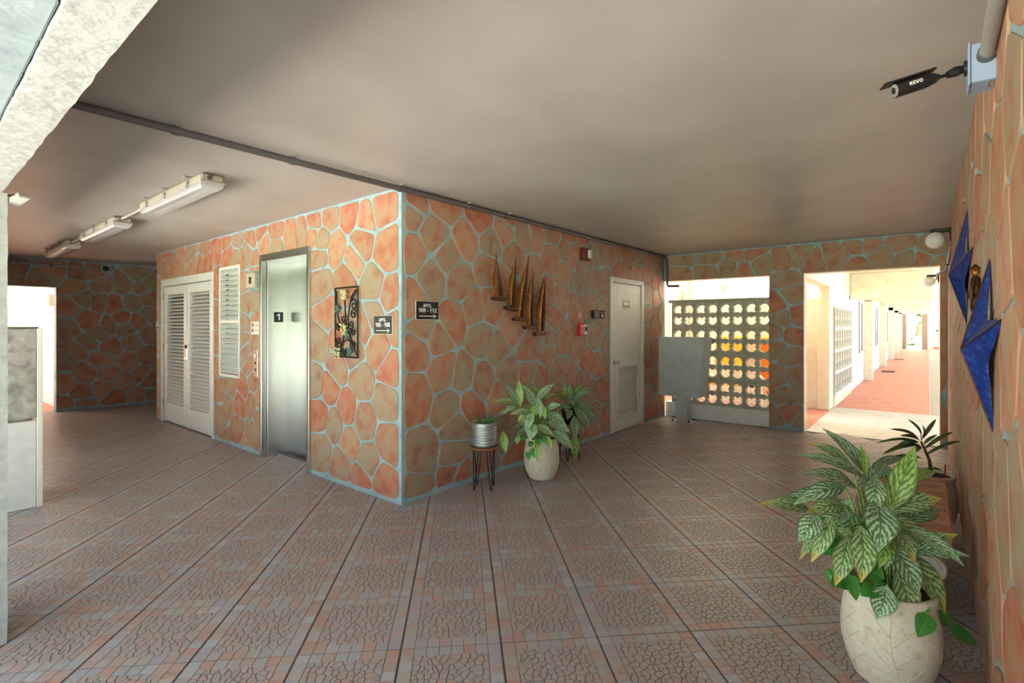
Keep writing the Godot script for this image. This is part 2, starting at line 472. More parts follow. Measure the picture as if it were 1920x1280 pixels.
# ---------------------------------------------------------------- walls of painted stones
func wall_body(u0: float, u1: float, y0: float, y1: float, depth: float, holes: Array) -> MB:
	var us := [u0, u1]
	var ys := [y0, y1]
	for h in holes:
		for a in [h[0], h[2]]:
			if a > u0 and a < u1 and not us.has(a):
				us.append(a)
		for a in [h[1], h[3]]:
			if a > y0 and a < y1 and not ys.has(a):
				ys.append(a)
	us.sort()
	ys.sort()
	var solid := func(i: int, j: int) -> bool:
		if i < 0 or j < 0 or i >= us.size() - 1 or j >= ys.size() - 1:
			return false
		var x: float = (us[i] + us[i + 1]) / 2
		var y: float = (ys[j] + ys[j + 1]) / 2
		for h in holes:
			if x > h[0] and x < h[2] and y > h[1] and y < h[3]:
				return false
		return true
	var b := MB.new()
	for i in us.size() - 1:
		for j in ys.size() - 1:
			if not solid.call(i, j):
				continue
			var p := Vector3(us[i], ys[j], -depth)
			var q := Vector3(us[i + 1], ys[j + 1], 0)
			var c := (p + q) / 2
			b.qo(Vector3(p.x, p.y, q.z), Vector3(q.x, p.y, q.z), Vector3(q.x, q.y, q.z), Vector3(p.x, q.y, q.z), c)
			b.qo(Vector3(p.x, p.y, p.z), Vector3(q.x, p.y, p.z), Vector3(q.x, q.y, p.z), Vector3(p.x, q.y, p.z), c)
			for s in [[-1, 0, p.x], [1, 0, q.x]]:
				if not solid.call(i + s[0], j):
					b.qo(Vector3(s[2], p.y, p.z), Vector3(s[2], q.y, p.z), Vector3(s[2], q.y, q.z), Vector3(s[2], p.y, q.z), c)
			for s in [[0, -1, p.y], [0, 1, q.y]]:
				if not solid.call(i, j + s[1]):
					b.qo(Vector3(p.x, s[2], p.z), Vector3(q.x, s[2], p.z), Vector3(q.x, s[2], q.z), Vector3(p.x, s[2], q.z), c)
	return b


func cells(seeds: Array, rect: Rect2) -> Array:
	var out := []
	for i in seeds.size():
		var s: Vector2 = seeds[i]
		var p := PackedVector2Array([rect.position, Vector2(rect.end.x, rect.position.y), rect.end, Vector2(rect.position.x, rect.end.y)])
		for j in seeds.size():
			if i == j or s.distance_squared_to(seeds[j]) > 64.0:
				continue
			var m: Vector2 = (s + seeds[j]) / 2
			var nn: Vector2 = seeds[j] - s
			var q := PackedVector2Array()
			for k in p.size():
				var a := p[k]
				var b := p[(k + 1) % p.size()]
				var da := (a - m).dot(nn)
				var db := (b - m).dot(nn)
				if da <= 0.0:
					q.append(a)
				if (da < 0.0 and db > 0.0) or (da > 0.0 and db < 0.0):
					q.append(a + (b - a) * (da / (da - db)))
			p = q
			if p.size() < 3:
				break
		out.append(p)
	return out


func rounded(p: PackedVector2Array, times := 2, cut := 0.2) -> PackedVector2Array:
	for t in times:
		var q := PackedVector2Array()
		for i in p.size():
			var a := p[i]
			var b := p[(i + 1) % p.size()]
			q.append(a.lerp(b, cut))
			q.append(a.lerp(b, 1.0 - cut))
		p = q
	return p


func tidy(p: PackedVector2Array, least: float) -> PackedVector2Array:
	var q := PackedVector2Array()
	for i in p.size():
		if q.is_empty() or (q[q.size() - 1].distance_to(p[i]) > least and (i < p.size() - 1 or q[0].distance_to(p[i]) > least)):
			q.append(p[i])
	return q


func stones(wall: Node3D, flatseeds: Array, rect: Rect2, holes: Array, sd: int, gap := 0.0102, relief := 0.006) -> void:
	rng.seed = sd
	var seeds := []
	for i in range(0, flatseeds.size(), 2):
		seeds.append(Vector2(flatseeds[i], flatseeds[i + 1]))
	for cell in cells(seeds, rect):
		if cell.size() < 3:
			continue
		var half := gap * rng.randf_range(0.75, 1.35)
		for p in Geometry2D.offset_polygon(cell, -half, Geometry2D.JOIN_MITER):
			p = tidy(p, 0.03)
			if p.size() < 3:
				continue
			# uneven sides
			var w := PackedVector2Array()
			for i in p.size():
				var a: Vector2 = p[i]
				var b: Vector2 = p[(i + 1) % p.size()]
				w.append(a)
				if a.distance_to(b) > 0.14:
					var e := (b - a).normalized()
					w.append(a.lerp(b, 0.5) + Vector2(-e.y, e.x) * rng.randf_range(-0.012, 0.004))
			p = rounded(w, 2, 0.22)
			var pieces := [p]
			for h in holes:
				var hole := PackedVector2Array([Vector2(h[0], h[1]), Vector2(h[2], h[1]), Vector2(h[2], h[3]), Vector2(h[0], h[3])])
				var next := []
				for piece in pieces:
					next.append_array(Geometry2D.clip_polygons(piece, hole))
				pieces = next
			for piece in pieces:
				piece = tidy(piece, 0.006)
				if piece.size() < 3:
					continue
				var area := 0.0
				for i in piece.size():
					area += piece[i].cross(piece[(i + 1) % piece.size()]) / 2
				if absf(area) < 0.0015:
					continue
				part("stone", MB.new().prism(piece, 0.0, relief, 0.004, false), stone_mat(rng.randi() % 7), wall)


func stone_mat(k: int) -> StandardMaterial3D:
	var a := [rgb(186, 112, 84), rgb(180, 118, 92), rgb(184, 100, 74), rgb(176, 124, 98), rgb(190, 122, 96), rgb(176, 104, 80), rgb(170, 122, 100)]
	var b := [rgb(174, 134, 108), rgb(164, 138, 114), rgb(180, 124, 98), rgb(162, 138, 116), rgb(180, 142, 116), rgb(168, 128, 102), rgb(160, 140, 118)]
	a[k] = a[k].lerp(b[k], 0.35)
	return mottled("painted_stone_%d" % k, [[0.0, a[k].darkened(0.14)], [0.38, a[k]], [0.56, b[k]], [0.8, b[k].lerp(rgb(150, 150, 130), 0.25)], [1.0, a[k].lightened(0.12)]], 1.1, 0.009, 0.62, 11 + k, 0.12, 0.0, Vector3.ONE, 2)


func random_seeds(u0: float, u1: float, y0: float, y1: float, step: float, sd: int) -> Array:
	rng.seed = sd
	var out := []
	var row := 0
	var y := y0 + step * 0.4
	while y < y1:
		var u := u0 + (step * 0.5 if row % 2 else 0.0)
		while u < u1 + step * 0.3:
			out.append(u + rng.randf_range(-0.3, 0.3) * step)
			out.append(y + rng.randf_range(-0.28, 0.28) * step)
			u += step
		y += step * 0.86
		row += 1
	return out


func _ready() -> void:
	view_and_light()
	make_materials()
	shell()
	tiles()
	doors()
	breeze_screens()
	walkway()
	far_side()
	outside()
	ceiling_things()
	wall_things()
	plants()
	bench()
	right_wall_things()
	small_things()


func view_and_light() -> void:
	var cam := Camera3D.new()
	cam.name = "camera"
	cam.projection = Camera3D.PROJECTION_FRUSTUM
	cam.near = 0.05
	cam.far = 300.0
	cam.size = 0.05 * 1280.0 / 950.0
	cam.frustum_offset = Vector2(0, -30.0 / 950.0 * 0.05)
	cam.position = Vector3(0, 1.413, 0)
	cam.rotation_degrees.y = 39.4
	cam.current = true
	add_child(cam)
	var sky := ProceduralSkyMaterial.new()
	sky.sky_top_color = Color(0.80, 0.87, 0.96)
	sky.sky_horizon_color = Color(0.93, 0.95, 0.97)
	sky.ground_bottom_color = Color(0.62, 0.61, 0.58)
	sky.ground_horizon_color = Color(0.80, 0.80, 0.78)
	var e := Environment.new()
	e.background_mode = Environment.BG_SKY
	e.sky = Sky.new()
	e.sky.sky_material = sky
	e.background_energy_multiplier = 1.0
	e.tonemap_mode = Environment.TONE_MAPPER_LINEAR
	e.tonemap_exposure = 3.0
	e.sdfgi_enabled = true
	e.ssao_enabled = true
	e.ssil_enabled = true
	var w := WorldEnvironment.new()
	w.name = "environment"
	w.environment = e
	add_child(w)
	var sun := DirectionalLight3D.new()
	sun.name = "sun"
	sun.light_energy = 12.0
	sun.light_color = Color(1.0, 0.98, 0.95)
	sun.light_angular_distance = 2.0
	sun.shadow_enabled = true
	sun.rotation_degrees = Vector3(-60, -45, 0)
	add_child(sun)


func make_materials() -> void:
	mottled("ceiling_paint", [[0.0, rgb(170, 164, 158)], [0.5, rgb(179, 173, 167)], [1.0, rgb(186, 181, 175)]], 0.35, 0.006, 0.42, 3, 0.05)
	mottled("joint_paint", [[0.0, rgb(130, 154, 166)], [0.5, rgb(148, 174, 186)], [1.0, rgb(166, 188, 198)]], 0.9, 0.012, 0.7, 4, 0.2)
	mottled("stucco_white", [[0.0, rgb(152, 155, 152)], [0.5, rgb(164, 167, 164)], [1.0, rgb(174, 177, 174)]], 1.3, 0.02, 0.85, 5, 0.3)
	mottled("block_blue", [[0.0, rgb(124, 138, 144)], [0.5, rgb(138, 152, 158)], [1.0, rgb(150, 162, 167)]], 1.2, 0.012, 0.75, 6, 0.2)
	mottled("cream", [[0.0, rgb(228, 218, 190)], [0.5, rgb(236, 228, 204)], [1.0, rgb(240, 234, 214)]], 0.7, 0.012, 0.7, 7, 0.1)
	mottled("white_wall", [[0.0, rgb(228, 228, 226)], [0.5, rgb(236, 236, 234)], [1.0, rgb(242, 242, 240)]], 0.7, 0.012, 0.6, 8, 0.1)
	mottled("white_gloss", [[0.0, rgb(206, 208, 208)], [0.5, rgb(216, 218, 218)], [1.0, rgb(224, 226, 226)]], 2.0, 0.01, 0.4, 9)
	mottled("terracotta_floor", [[0.0, rgb(196, 120, 100)], [0.5, rgb(208, 136, 114)], [1.0, rgb(214, 150, 130)]], 0.6, 0.01, 0.55, 10, 0.1)
	mottled("pale_concrete", [[0.0, rgb(194, 190, 182)], [0.5, rgb(206, 202, 195)], [1.0, rgb(216, 212, 205)]], 0.7, 0.014, 0.7, 12, 0.1)
	mottled("grout", [[0.0, rgb(92, 90, 90)], [0.5, rgb(106, 104, 104)], [1.0, rgb(120, 118, 118)]], 2.0, 0.02, 0.85, 13)
	mottled("breeze_concrete", [[0.0, rgb(178, 176, 162)], [0.5, rgb(194, 192, 178)], [1.0, rgb(206, 204, 190)]], 1.5, 0.012, 0.8, 14, 0.2)
	flat("steel_brushed", rgb(206, 208, 208), 0.27, 1.0)
	mottled("pot_clay", [[0.0, rgb(176, 150, 124)], [0.25, rgb(214, 204, 186)], [0.6, rgb(226, 220, 206)], [1.0, rgb(206, 196, 178)]], 3.0, 0.012, 0.75, 16, 0.25)
	mottled("pot_line", [[0.0, rgb(190, 170, 140)], [1.0, rgb(236, 230, 216)]], 4.0, 0.02, 0.75, 17)
	mottled("soil", [[0.0, rgb(40, 32, 26)], [1.0, rgb(74, 58, 46)]], 8.0, 0.04, 0.95, 18, 0.5)
	mottled("bench_clay", [[0.0, rgb(150, 92, 68)], [0.45, rgb(176, 118, 92)], [0.7, rgb(188, 140, 116)], [1.0, rgb(200, 160, 138)]], 1.6, 0.008, 0.65, 19, 0.15)
	mottled("bench_stone", [[0.0, rgb(196, 192, 184)], [1.0, rgb(216, 212, 204)]], 2.0, 0.02, 0.8, 20, 0.2)
	mottled("grey_enamel", [[0.0, rgb(186, 194, 200)], [0.5, rgb(196, 204, 210)], [1.0, rgb(202, 210, 216)]], 1.0, 0.01, 0.42, 21)
	mottled("galvanized", [[0.0, rgb(150, 160, 166)], [0.5, rgb(184, 192, 196)], [1.0, rgb(204, 210, 212)]], 6.0, 0.03, 0.42, 22, 0.0, 0.75)
	mottled("blue_enamel", [[0.0, rgb(18, 36, 104)], [0.5, rgb(24, 52, 136)], [0.72, rgb(30, 62, 150)], [0.8, rgb(70, 120, 190)], [1.0, rgb(26, 54, 140)]], 5.0, 0.012, 0.35, 23, 0.0, 0.25)
	mottled("bronze_amber", [[0.0, rgb(92, 44, 20)], [0.45, rgb(150, 88, 36)], [0.7, rgb(186, 132, 62)], [1.0, rgb(206, 170, 110)]], 5.0, 0.012, 0.38, 24, 0.0, 0.65)
	mottled("bronze_dark", [[0.0, rgb(48, 30, 22)], [0.6, rgb(84, 50, 34)], [1.0, rgb(122, 74, 46)]], 6.0, 0.014, 0.45, 25, 0.0, 0.6)
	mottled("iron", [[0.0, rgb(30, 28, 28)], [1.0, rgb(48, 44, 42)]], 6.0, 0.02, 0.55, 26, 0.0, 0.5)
	mottled("conduit_grey", [[0.0, rgb(92, 88, 88)], [1.0, rgb(112, 108, 108)]], 3.0, 0.02, 0.5, 27, 0.0, 0.3)
	mottled("conduit_light", [[0.0, rgb(158, 154, 152)], [1.0, rgb(178, 174, 170)]], 3.0, 0.02, 0.5, 28, 0.0, 0.2)
	mottled("fixture_beige", [[0.0, rgb(176, 168, 150)], [1.0, rgb(196, 190, 172)]], 3.0, 0.02, 0.45, 29)
	mottled("gravel", [[0.0, rgb(120, 112, 98)], [0.4, rgb(190, 180, 160)], [0.6, rgb(226, 218, 200)], [1.0, rgb(150, 140, 122)]], 2.0, 0.06, 0.9, 30, 2.0)
	mottled("lawn", [[0.0, rgb(70, 100, 44)], [0.5, rgb(98, 130, 62)], [1.0, rgb(124, 152, 84)]], 0.8, 0.04, 0.95, 31, 1.0)
	mottled("cabinet_grey", [[0.0, rgb(120, 116, 110)], [0.4, rgb(148, 145, 140)], [0.7, rgb(164, 162, 158)], [1.0, rgb(186, 184, 180)]], 1.6, 0.01, 0.6, 32, 0.1)
	mottled("stand_wood", [[0.0, rgb(120, 66, 44)], [0.5, rgb(150, 90, 62)], [1.0, rgb(172, 112, 82)]], 3.0, 0.01, 0.5, 33, 0.0, 0.0, Vector3(1, 1, 6))
	mottled("bark", [[0.0, rgb(84, 62, 44)], [1.0, rgb(134, 106, 80)]], 5.0, 0.03, 0.9, 34, 0.4)
	flat("black", rgb(24, 26, 28), 0.45)
	flat("sign_black", rgb(26, 30, 36), 0.4)
	flat("sign_white", rgb(236, 236, 232), 0.5)
	flat("red", rgb(188, 24, 34), 0.4)
	flat("dark_red", rgb(104, 24, 20), 0.45)
	flat("paper", rgb(226, 224, 218), 0.6)
	flat("chrome", rgb(210, 210, 210), 0.15, 1.0)
	flat("globe_glass", rgb(226, 224, 222), 0.25)
	flat("box_blue", rgb(148, 166, 196), 0.45)
	flat("yellow_cushion", rgb(244, 186, 52), 0.8)
	flat("orange_cushion", rgb(232, 128, 30), 0.8)
	flat("strap_white", rgb(214, 210, 200), 0.6)
	flat("grape", rgb(208, 210, 158), 0.35)
	flat("verdigris", rgb(58, 96, 88), 0.55, 0.2)
	flat("olive_shrub", rgb(92, 98, 76), 0.9)
	flat("window_blue", rgb(150, 168, 186), 0.15)
	var d := flat("diffuser", Color(0.86, 0.86, 0.87, 0.45), 0.2)
	d.transparency = BaseMaterial3D.TRANSPARENCY_ALPHA
	for k in 5:
		leaf_mat(k)


func leaf_mat(k: int) -> StandardMaterial3D:
	var key := "leaf_%d" % k
	if mats.has(key):
		return mats[key]
	var m := flat(key, Color.WHITE, 0.42)
	var dark: Color = [rgb(70, 108, 68), rgb(76, 112, 64), rgb(86, 124, 58), rgb(50, 122, 48), rgb(60, 82, 48)][k]
	var light: Color = [rgb(182, 208, 176), rgb(180, 202, 152), rgb(172, 202, 108), rgb(84, 160, 72), rgb(108, 136, 84)][k]
	var im := Image.create(64, 128, false, Image.FORMAT_RGB8)
	var f := FastNoiseLite.new()
	f.seed = 40 + k
	f.frequency = 0.06
	for y in 128:
		for x in 64:
			var s := x / 63.0
			var t := y / 127.0
			var a := absf(s - 0.5) * 2.0
			var wob := f.get_noise_2d(x * 2.0, y)
			var col: Color
			if k == 3:
				col = dark.lerp(light, clampf(0.5 + wob * 0.5, 0, 1))
				if a < 0.06:
					col = light
			elif k == 4:
				col = dark.lerp(light, clampf(0.4 + wob * 0.4 + (0.3 if a > 0.8 else 0.0), 0, 1))
			else:
				var band := sin(TAU * (t * 7.0 - a * 2.3) + wob * 2.8)
				var amount := clampf(0.56 + band * 0.6 + wob * 0.35, 0.0, 1.0)
				amount *= clampf((0.98 - a) * 6.0, 0.25, 1.0)
				if a < 0.05:
					amount = 0.15
				col = dark.lerp(light, amount)
				if k == 1:
					var yellow := clampf((t - 0.8) * 8.0 + wob * 1.5, 0, 1) + clampf((a - 0.86) * 6.0 + wob, 0, 0.6) * (1.0 if t > 0.45 else 0.0)
					col = col.lerp(rgb(206, 164, 62), clampf(yellow, 0, 1) * 0.9)
			im.set_pixel(x, y, col)
	m.albedo_texture = ImageTexture.create_from_image(im)
	m.backlight_enabled = true
	m.backlight = Color(0.10, 0.16, 0.06)
	return m


func mt(key: String) -> StandardMaterial3D:
	return mats[key]


# ---------------------------------------------------------------- room shell
func shell() -> void:
	var w0: Node3D
	var c := structure("ceiling", "smooth taupe painted ceiling over the lobby", "ceiling")
	part("slab", MB.new().box(Vector3(-12.2, CEIL, -7.9), Vector3(0.45, CEIL + 0.25, -0.196)), mt("ceiling_paint"), c)

	w0 = structure("wall_upper_storey", "cream upper storey above the lobby, with wing and hall roof added for shade", "wall")
	part("wall_surface", MB.new().box(Vector3(-12.2, CEIL + 0.251, -7.9), Vector3(0.45, 7.0, -0.2)), mt("cream"), w0)
	part("added_wing_wall", MB.new().box(Vector3(-6.5, CEIL + 0.21, -39.2), Vector3(0.08, 7.0, -10.11)), mt("cream"), w0)  # unseen storey over the walkway, added to cast shade on the gravel
	part("added_hall_roof", MB.new().box(Vector3(-15.7, 2.7, -1.95), Vector3(-12.21, 2.9, 1.5)), mt("cream"), w0)  # unseen roof added to keep the sun off the white hall wall

	# elevator face
	var holes := [[-8.80, -1.0, -6.86, 2.085], [-6.69, 0.80, -6.11, 2.115], [-5.57, -1.0, -4.545, 2.165]]
	var w := structure("wall_left", "terracotta painted stone wall with blue joints around the elevator", "wall", pose(0, 0, -2.52))
	part("wall_surface", wall_body(-9.05, -3.1905, 0, CEIL, 0.14, holes), mt("joint_paint"), w)
	stones(w, SEEDS_LEFT, Rect2(-9.03, 0.035, 5.81, CEIL - 0.045), holes, 5)
	part("core_back", MB.new().box(Vector3(-9.05, 0, -5.15), Vector3(-3.4, CEIL, -0.42)), mt("white_wall"), w)

	# face with the white door
	var h2 := [[5.876, -1.0, 6.86, 2.05]]
	w = structure("wall_center", "painted stone wall with blue joints beside the white louvred utility door", "wall", pose(-3.19, 0, 0, PI / 2))
	part("wall_surface", wall_body(2.5235, 7.66, 0, CEIL, 0.12, h2), mt("joint_paint"), w)
	stones(w, SEEDS_CENTER, Rect2(2.54, 0.035, 5.08, CEIL - 0.045), h2, 6)

	# end wall: header over both openings and the pier between them
	var h3 := [[-3.3, -1.0, -1.69, 2.10], [-1.27, -1.0, 0.105, 2.105]]
	w = structure("wall_back", "painted stone header and pier between breeze screen and walkway opening", "wall", pose(0, 0, -7.63))
	part("wall_surface", wall_body(-3.19, 0.2, 0, CEIL, 0.20, h3), mt("cream"), w)
	part("joint_face", wall_body(-3.19, 0.2, 0.0, CEIL, 0.003, h3), mt("joint_paint"), w).position.z = 0.004
	var sub := Node3D.new()
	sub.name = "stonework"
	sub.position.z = 0.004
	w.add_child(sub)
	stones(sub, SEEDS_BACK, Rect2(-3.18, 0.03, 3.36, CEIL - 0.04), h3, 7)

	# right-hand wall
	w = structure("wall_right", "long painted stone wall carrying blue metal stars and globe lamps", "wall", pose(0.18, 0, 0, -PI / 2))
	part("wall_surface", wall_body(-7.64, -0.3, 0, CEIL, 0.25, []), mt("joint_paint"), w)
	stones(w, random_seeds(-7.6, -0.3, 0.0, CEIL, 0.42, 8), Rect2(-7.62, 0.035, 7.3, CEIL - 0.045), [], 8, 0.011, 0.007)
	w = structure("wall_right_end", "plain peach wall return past the stone wall in the walkway", "wall")
	part("wall_surface", MB.new().box(Vector3(0.106, 0, -8.4), Vector3(0.43, CEIL, -7.645), 0.01), mt("cream"), w)

	# wall across the left end
	var h4 := [[0.40, -1.0, 1.668, 2.035]]
	w = structure("wall_far", "dark red painted stone wall with doorway at the far end", "wall", pose(-11.0, 0, 0, PI / 2))
	part("wall_surface", wall_body(-0.1, 7.7, 0, CEIL, 0.2, h4), mt("joint_paint"), w)
	stones(w, SEEDS_FAR, Rect2(0.35, 0.035, 2.9, CEIL - 0.045), h4, 9, 0.013)
	var more := random_seeds(3.3, 7.6, 0.0, CEIL, 0.42, 19)
	stones(w, more, Rect2(3.27, 0.035, 4.3, CEIL - 0.045), [], 10, 0.013)
	w = structure("wall_passage_end", "plain end wall of the side passage behind the elevator core", "wall")
	part("wall_surface", MB.new().box(Vector3(-11.0, 0, -7.9), Vector3(-9.05, CEIL, -7.7)), mt("cream"), w)

	# front beam, pillars and the plank soffit outside it
	w = structure("wall_front", "rough white stucco beam and pillars along the open front", "beam")
	part("beam", rough_box(Vector3(-12.2, 2.0, -0.30), Vector3(0.45, CEIL + 0.25, -0.196), 0.004), mt("stucco_white"), w)
	for x in [-3.55, -7.7, -11.6]:
		part("pillar", rough_box(Vector3(x, 0, -0.317), Vector3(x + 0.385, 2.0, -0.05), 0.004), mt("stucco_white"), w)
	part("infill_wall", MB.new().box(Vector3(-10.99, 0, -0.27), Vector3(-7.3, 2.0, -0.1)), mt("stucco_white"), w)
	w = structure("ceiling_outside", "blue grey painted block soffit in front of the stucco beam", "ceiling")
	part("backing", MB.new().box(Vector3(-12.2, 2.03, -0.196), Vector3(0.45, 2.25, 3.2)), mt("grout"), w)  # soffit stretched outward, out of view, to shade the front and even the light
	var x := 0.45
	var plank := MB.new().box(Vector3(-0.206, 0, 0), Vector3(0, 0.03, 3.39), 0.006).mesh(mt("block_blue"))
	while x > -5.2:
		node("block", plank, w, Vector3(x, 2.008, -0.194))
		x -= 0.212

	# floor body under the tiles
	w = structure("floor", "patterned ceramic tile floor laid diagonally across the lobby", "floor")
	part("grout_bed", MB.new().box(Vector3(-11.2, -0.15, -7.75), Vector3(0.43, -0.005, 0.6)), mt("grout"), w)


func rough_box(lo: Vector3, hi: Vector3, amp: float) -> MB:
	var f := FastNoiseLite.new()
	f.seed = 77
	f.frequency = 9.0
	f.fractal_octaves = 3
	var b := MB.new()
	var ctr := (lo + hi) / 2
	for k in 3:
		var i := (k + 1) % 3
		var j := (k + 2) % 3
		var ni := clampi(int((hi[i] - lo[i]) / 0.03), 2, 220)
		var nj := clampi(int((hi[j] - lo[j]) / 0.03), 2, 220)
		for sg in [0, 1]:
			var rows := []
			for a in ni + 1:
				var row := PackedVector3Array()
				for q in nj + 1:
					var p := Vector3.ZERO
					p[k] = hi[k] if sg else lo[k]
					p[i] = lerpf(lo[i], hi[i], float(a) / ni)
					p[j] = lerpf(lo[j], hi[j], float(q) / nj)
					p += Vector3(f.get_noise_3dv(p), f.get_noise_3dv(p + Vector3(31, 0, 0)), f.get_noise_3dv(p + Vector3(0, 57, 0))) * amp
					row.append(p)
				if sg:
					row.reverse()
				rows.append(row)
			b.grid(rows)
	return b


# ---------------------------------------------------------------- floor tiles
func tile_mesh(sd: int, m: Material) -> ArrayMesh:
	rng.seed = sd
	var b := MB.new()
	var s := PITCH
	var x0 := 0.0035
	var y0 := 0.0016
	var x1 := s - 0.0035
	var y1 := s - 0.0016
	var low := -0.0022
	b.col = rgb(92, 82, 80).srgb_to_linear()
	b.quad(Vector3(x0, y0, low), Vector3(x1, y0, low), Vector3(x1, y1, low), Vector3(x0, y1, low))
	for e in [[x0, y0, x1, y0], [x1, y0, x1, y1], [x1, y1, x0, y1], [x0, y1, x0, y0]]:
		b.quad(Vector3(e[0], e[1], -0.006), Vector3(e[2], e[3], -0.006), Vector3(e[2], e[3], low), Vector3(e[0], e[1], low))
	var brick := [rgb(172, 174, 182), rgb(164, 162, 168), rgb(172, 162, 156), rgb(176, 150, 142), rgb(178, 138, 124), rgb(168, 162, 152), rgb(162, 158, 166), rgb(174, 146, 136)]
	var w := 0.056
	var lay := func(rx0: float, ry0: float, rx1: float, ry1: float) -> void:
		var col: Color = brick[rng.randi() % brick.size()]
		b.col = col.lerp(rgb(164, 154, 154), 0.2).srgb_to_linear()
		var g := 0.0011
		b.prism(PackedVector2Array([Vector2(rx0 + g, ry0 + g), Vector2(rx1 - g, ry0 + g), Vector2(rx1 - g, ry1 - g), Vector2(rx0 + g, ry1 - g)]), low, 0.0, 0.0014, false)
	var nb := 9
	for side in 2:
		for k in nb:
			var a := lerpf(y0, y1, float(k) / nb)
			var d := lerpf(y0, y1, float(k + 1) / nb)
			if side == 0:
				lay.call(x0, a, x0 + w, d)
			else:
				lay.call(x1 - w, a, x1, d)
	var nr := 6
	for side in 2:
		for k in nr:
			var a := lerpf(x0 + w, x1 - w, float(k) / nr)
			var d := lerpf(x0 + w, x1 - w, float(k + 1) / nr)
			if side == 0:
				lay.call(a, y0, d, y0 + w)
			else:
				lay.call(a, y1 - w, d, y1)
	var seeds := []
	var cx0 := x0 + w
	var cx1 := x1 - w
	var cy0 := y0 + w
	var cy1 := y1 - w
	var nc := 11
	for i in nc:
		for j in nc:
			if rng.randf() < 0.12:
				continue
			seeds.append(Vector2(lerpf(cx0, cx1, (i + 0.5 + rng.randf_range(-0.46, 0.46)) / nc), lerpf(cy0, cy1, (j + 0.5 + rng.randf_range(-0.46, 0.46)) / nc)))
	for cell in cells(seeds, Rect2(cx0, cy0, cx1 - cx0, cy1 - cy0)):
		if cell.size() < 3:
			continue
		for p in Geometry2D.offset_polygon(cell, -0.0020, Geometry2D.JOIN_MITER):
			p = tidy(p, 0.002)
			if p.size() < 3:
				continue
			var q := rng.randf()
			b.col = rgb(168, 157, 154).lerp(rgb(184, 144, 130), q * q * 0.7).lerp(rgb(160, 156, 156), 0.4 * rng.randf()).srgb_to_linear()
			b.prism(p, low, 0.0002, 0.0014, false)
	# stand it on the floor: local xy becomes the floor plane
	for i in b.v.size():
		var p := b.v[i]
		var nn := b.n[i]
		b.v[i] = Vector3(p.x, p.z, -p.y)
		b.n[i] = Vector3(nn.x, nn.z, -nn.y)
	return b.mesh(m, true)


func tiles() -> void:
	var m := flat("tile_glaze", Color.WHITE, 0.42)
	m.vertex_color_use_as_albedo = true
	var shapes := []
	for k in 6:
		shapes.append(tile_mesh(100 + k, m))
	var away := Vector3(-sqrt(0.5), 0, -sqrt(0.5))
	var side := Vector3(sqrt(0.5), 0, -sqrt(0.5))
	var fl: Node3D = get_node("floor")
	var todo := []
	var fwd := Vector3(-sin(deg_to_rad(39.4)), 0, -cos(deg_to_rad(39.4)))
	var rt := Vector3(cos(deg_to_rad(39.4)), 0, -sin(deg_to_rad(39.4)))
	for i in range(-4, 40):
		for j in range(-40, 40):
			var p := away * (2.69 + (i + 0.5) * PITCH - 3 * PITCH) + side * (0.172 + (j + 0.5) * PITCH)
			var r := PITCH * 0.72
			if p.x < -11.0 - r + 0.1 or p.x > 0.18 + r - 0.1 or p.z < -7.63 - 0.12 or p.z > 0.2:
				continue
			if p.x > -9.05 + r and p.x < -3.19 - r and p.z < -2.52 - r and not (p.x > -5.8 and p.x < -4.4 and p.z > -3.0):
				continue
			var d := p.dot(fwd)
			if d < 1.4 or absf(p.dot(rt)) > d * 1.02 + 0.4:
				continue
			if p.x < -9.05 and p.z < -4.5:
				continue
			todo.append([d, p])
	todo.sort_custom(func(a, b): return a[0] < b[0])
	rng.seed = 3
	var extra := []
	for k in todo.size():
		var half: float = PITCH / 2
		var b := Basis(side, Vector3.UP, -away)
		if rng.randi() % 2:
			b = Basis(-side, Vector3.UP, away)
		var t := Transform3D(b, todo[k][1] - b * Vector3(half, 0, -half))
		t.origin.y += rng.randf_range(-0.0004, 0.0004)
		var sh: Mesh = shapes[rng.randi() % shapes.size()]
		if k < 300:
			var o := node("tile", sh, fl)
			o.transform = t
		else:
			extra.append(t)
	if extra.size():
		var mm := MultiMesh.new()
		mm.transform_format = MultiMesh.TRANSFORM_3D
		mm.mesh = shapes[0]
		mm.instance_count = extra.size()
		for k in extra.size():
			mm.set_instance_transform(k, extra[k])
		var mi := MultiMeshInstance3D.new()
		mi.name = "far_tiles"
		mi.multimesh = mm
		mi.set_meta("kind", "stuff")
		fl.add_child(mi)
	print("tiles ", todo.size())


# ---------------------------------------------------------------- doors and louvres
func slats(parent: Node3D, x0: float, x1: float, y0: float, y1: float, count: int, depth: float, m: Material, z := 0.0, tilt := 0.75) -> void:
	var h := (y1 - y0) / count
	var b := MB.new().box(Vector3(x0, -0.004, -depth / 2), Vector3(x1, 0.004, depth / 2), 0.002)
	var me := b.mesh(m)
	for k in count:
		var o := node("slat", me, parent, Vector3(0, y0 + (k + 0.5) * h, z))
		o.rotation.x = tilt


func frame_shape(x0: float, x1: float, y0: float, y1: float, side: float, bottom: float, top: float, z0: float, z1: float, bev := 0.004) -> MB:
	var b := MB.new()
	b.box(Vector3(x0, y0, z0), Vector3(x0 + side, y1, z1), bev)
	b.box(Vector3(x1 - side, y0, z0), Vector3(x1, y1, z1), bev)
	if bottom > 0:
		b.box(Vector3(x0 + side, y0, z0), Vector3(x1 - side, y0 + bottom, z1), bev)
	if top > 0:
		b.box(Vector3(x0 + side, y1 - top, z0), Vector3(x1 - side, y1, z1), bev)
	return b


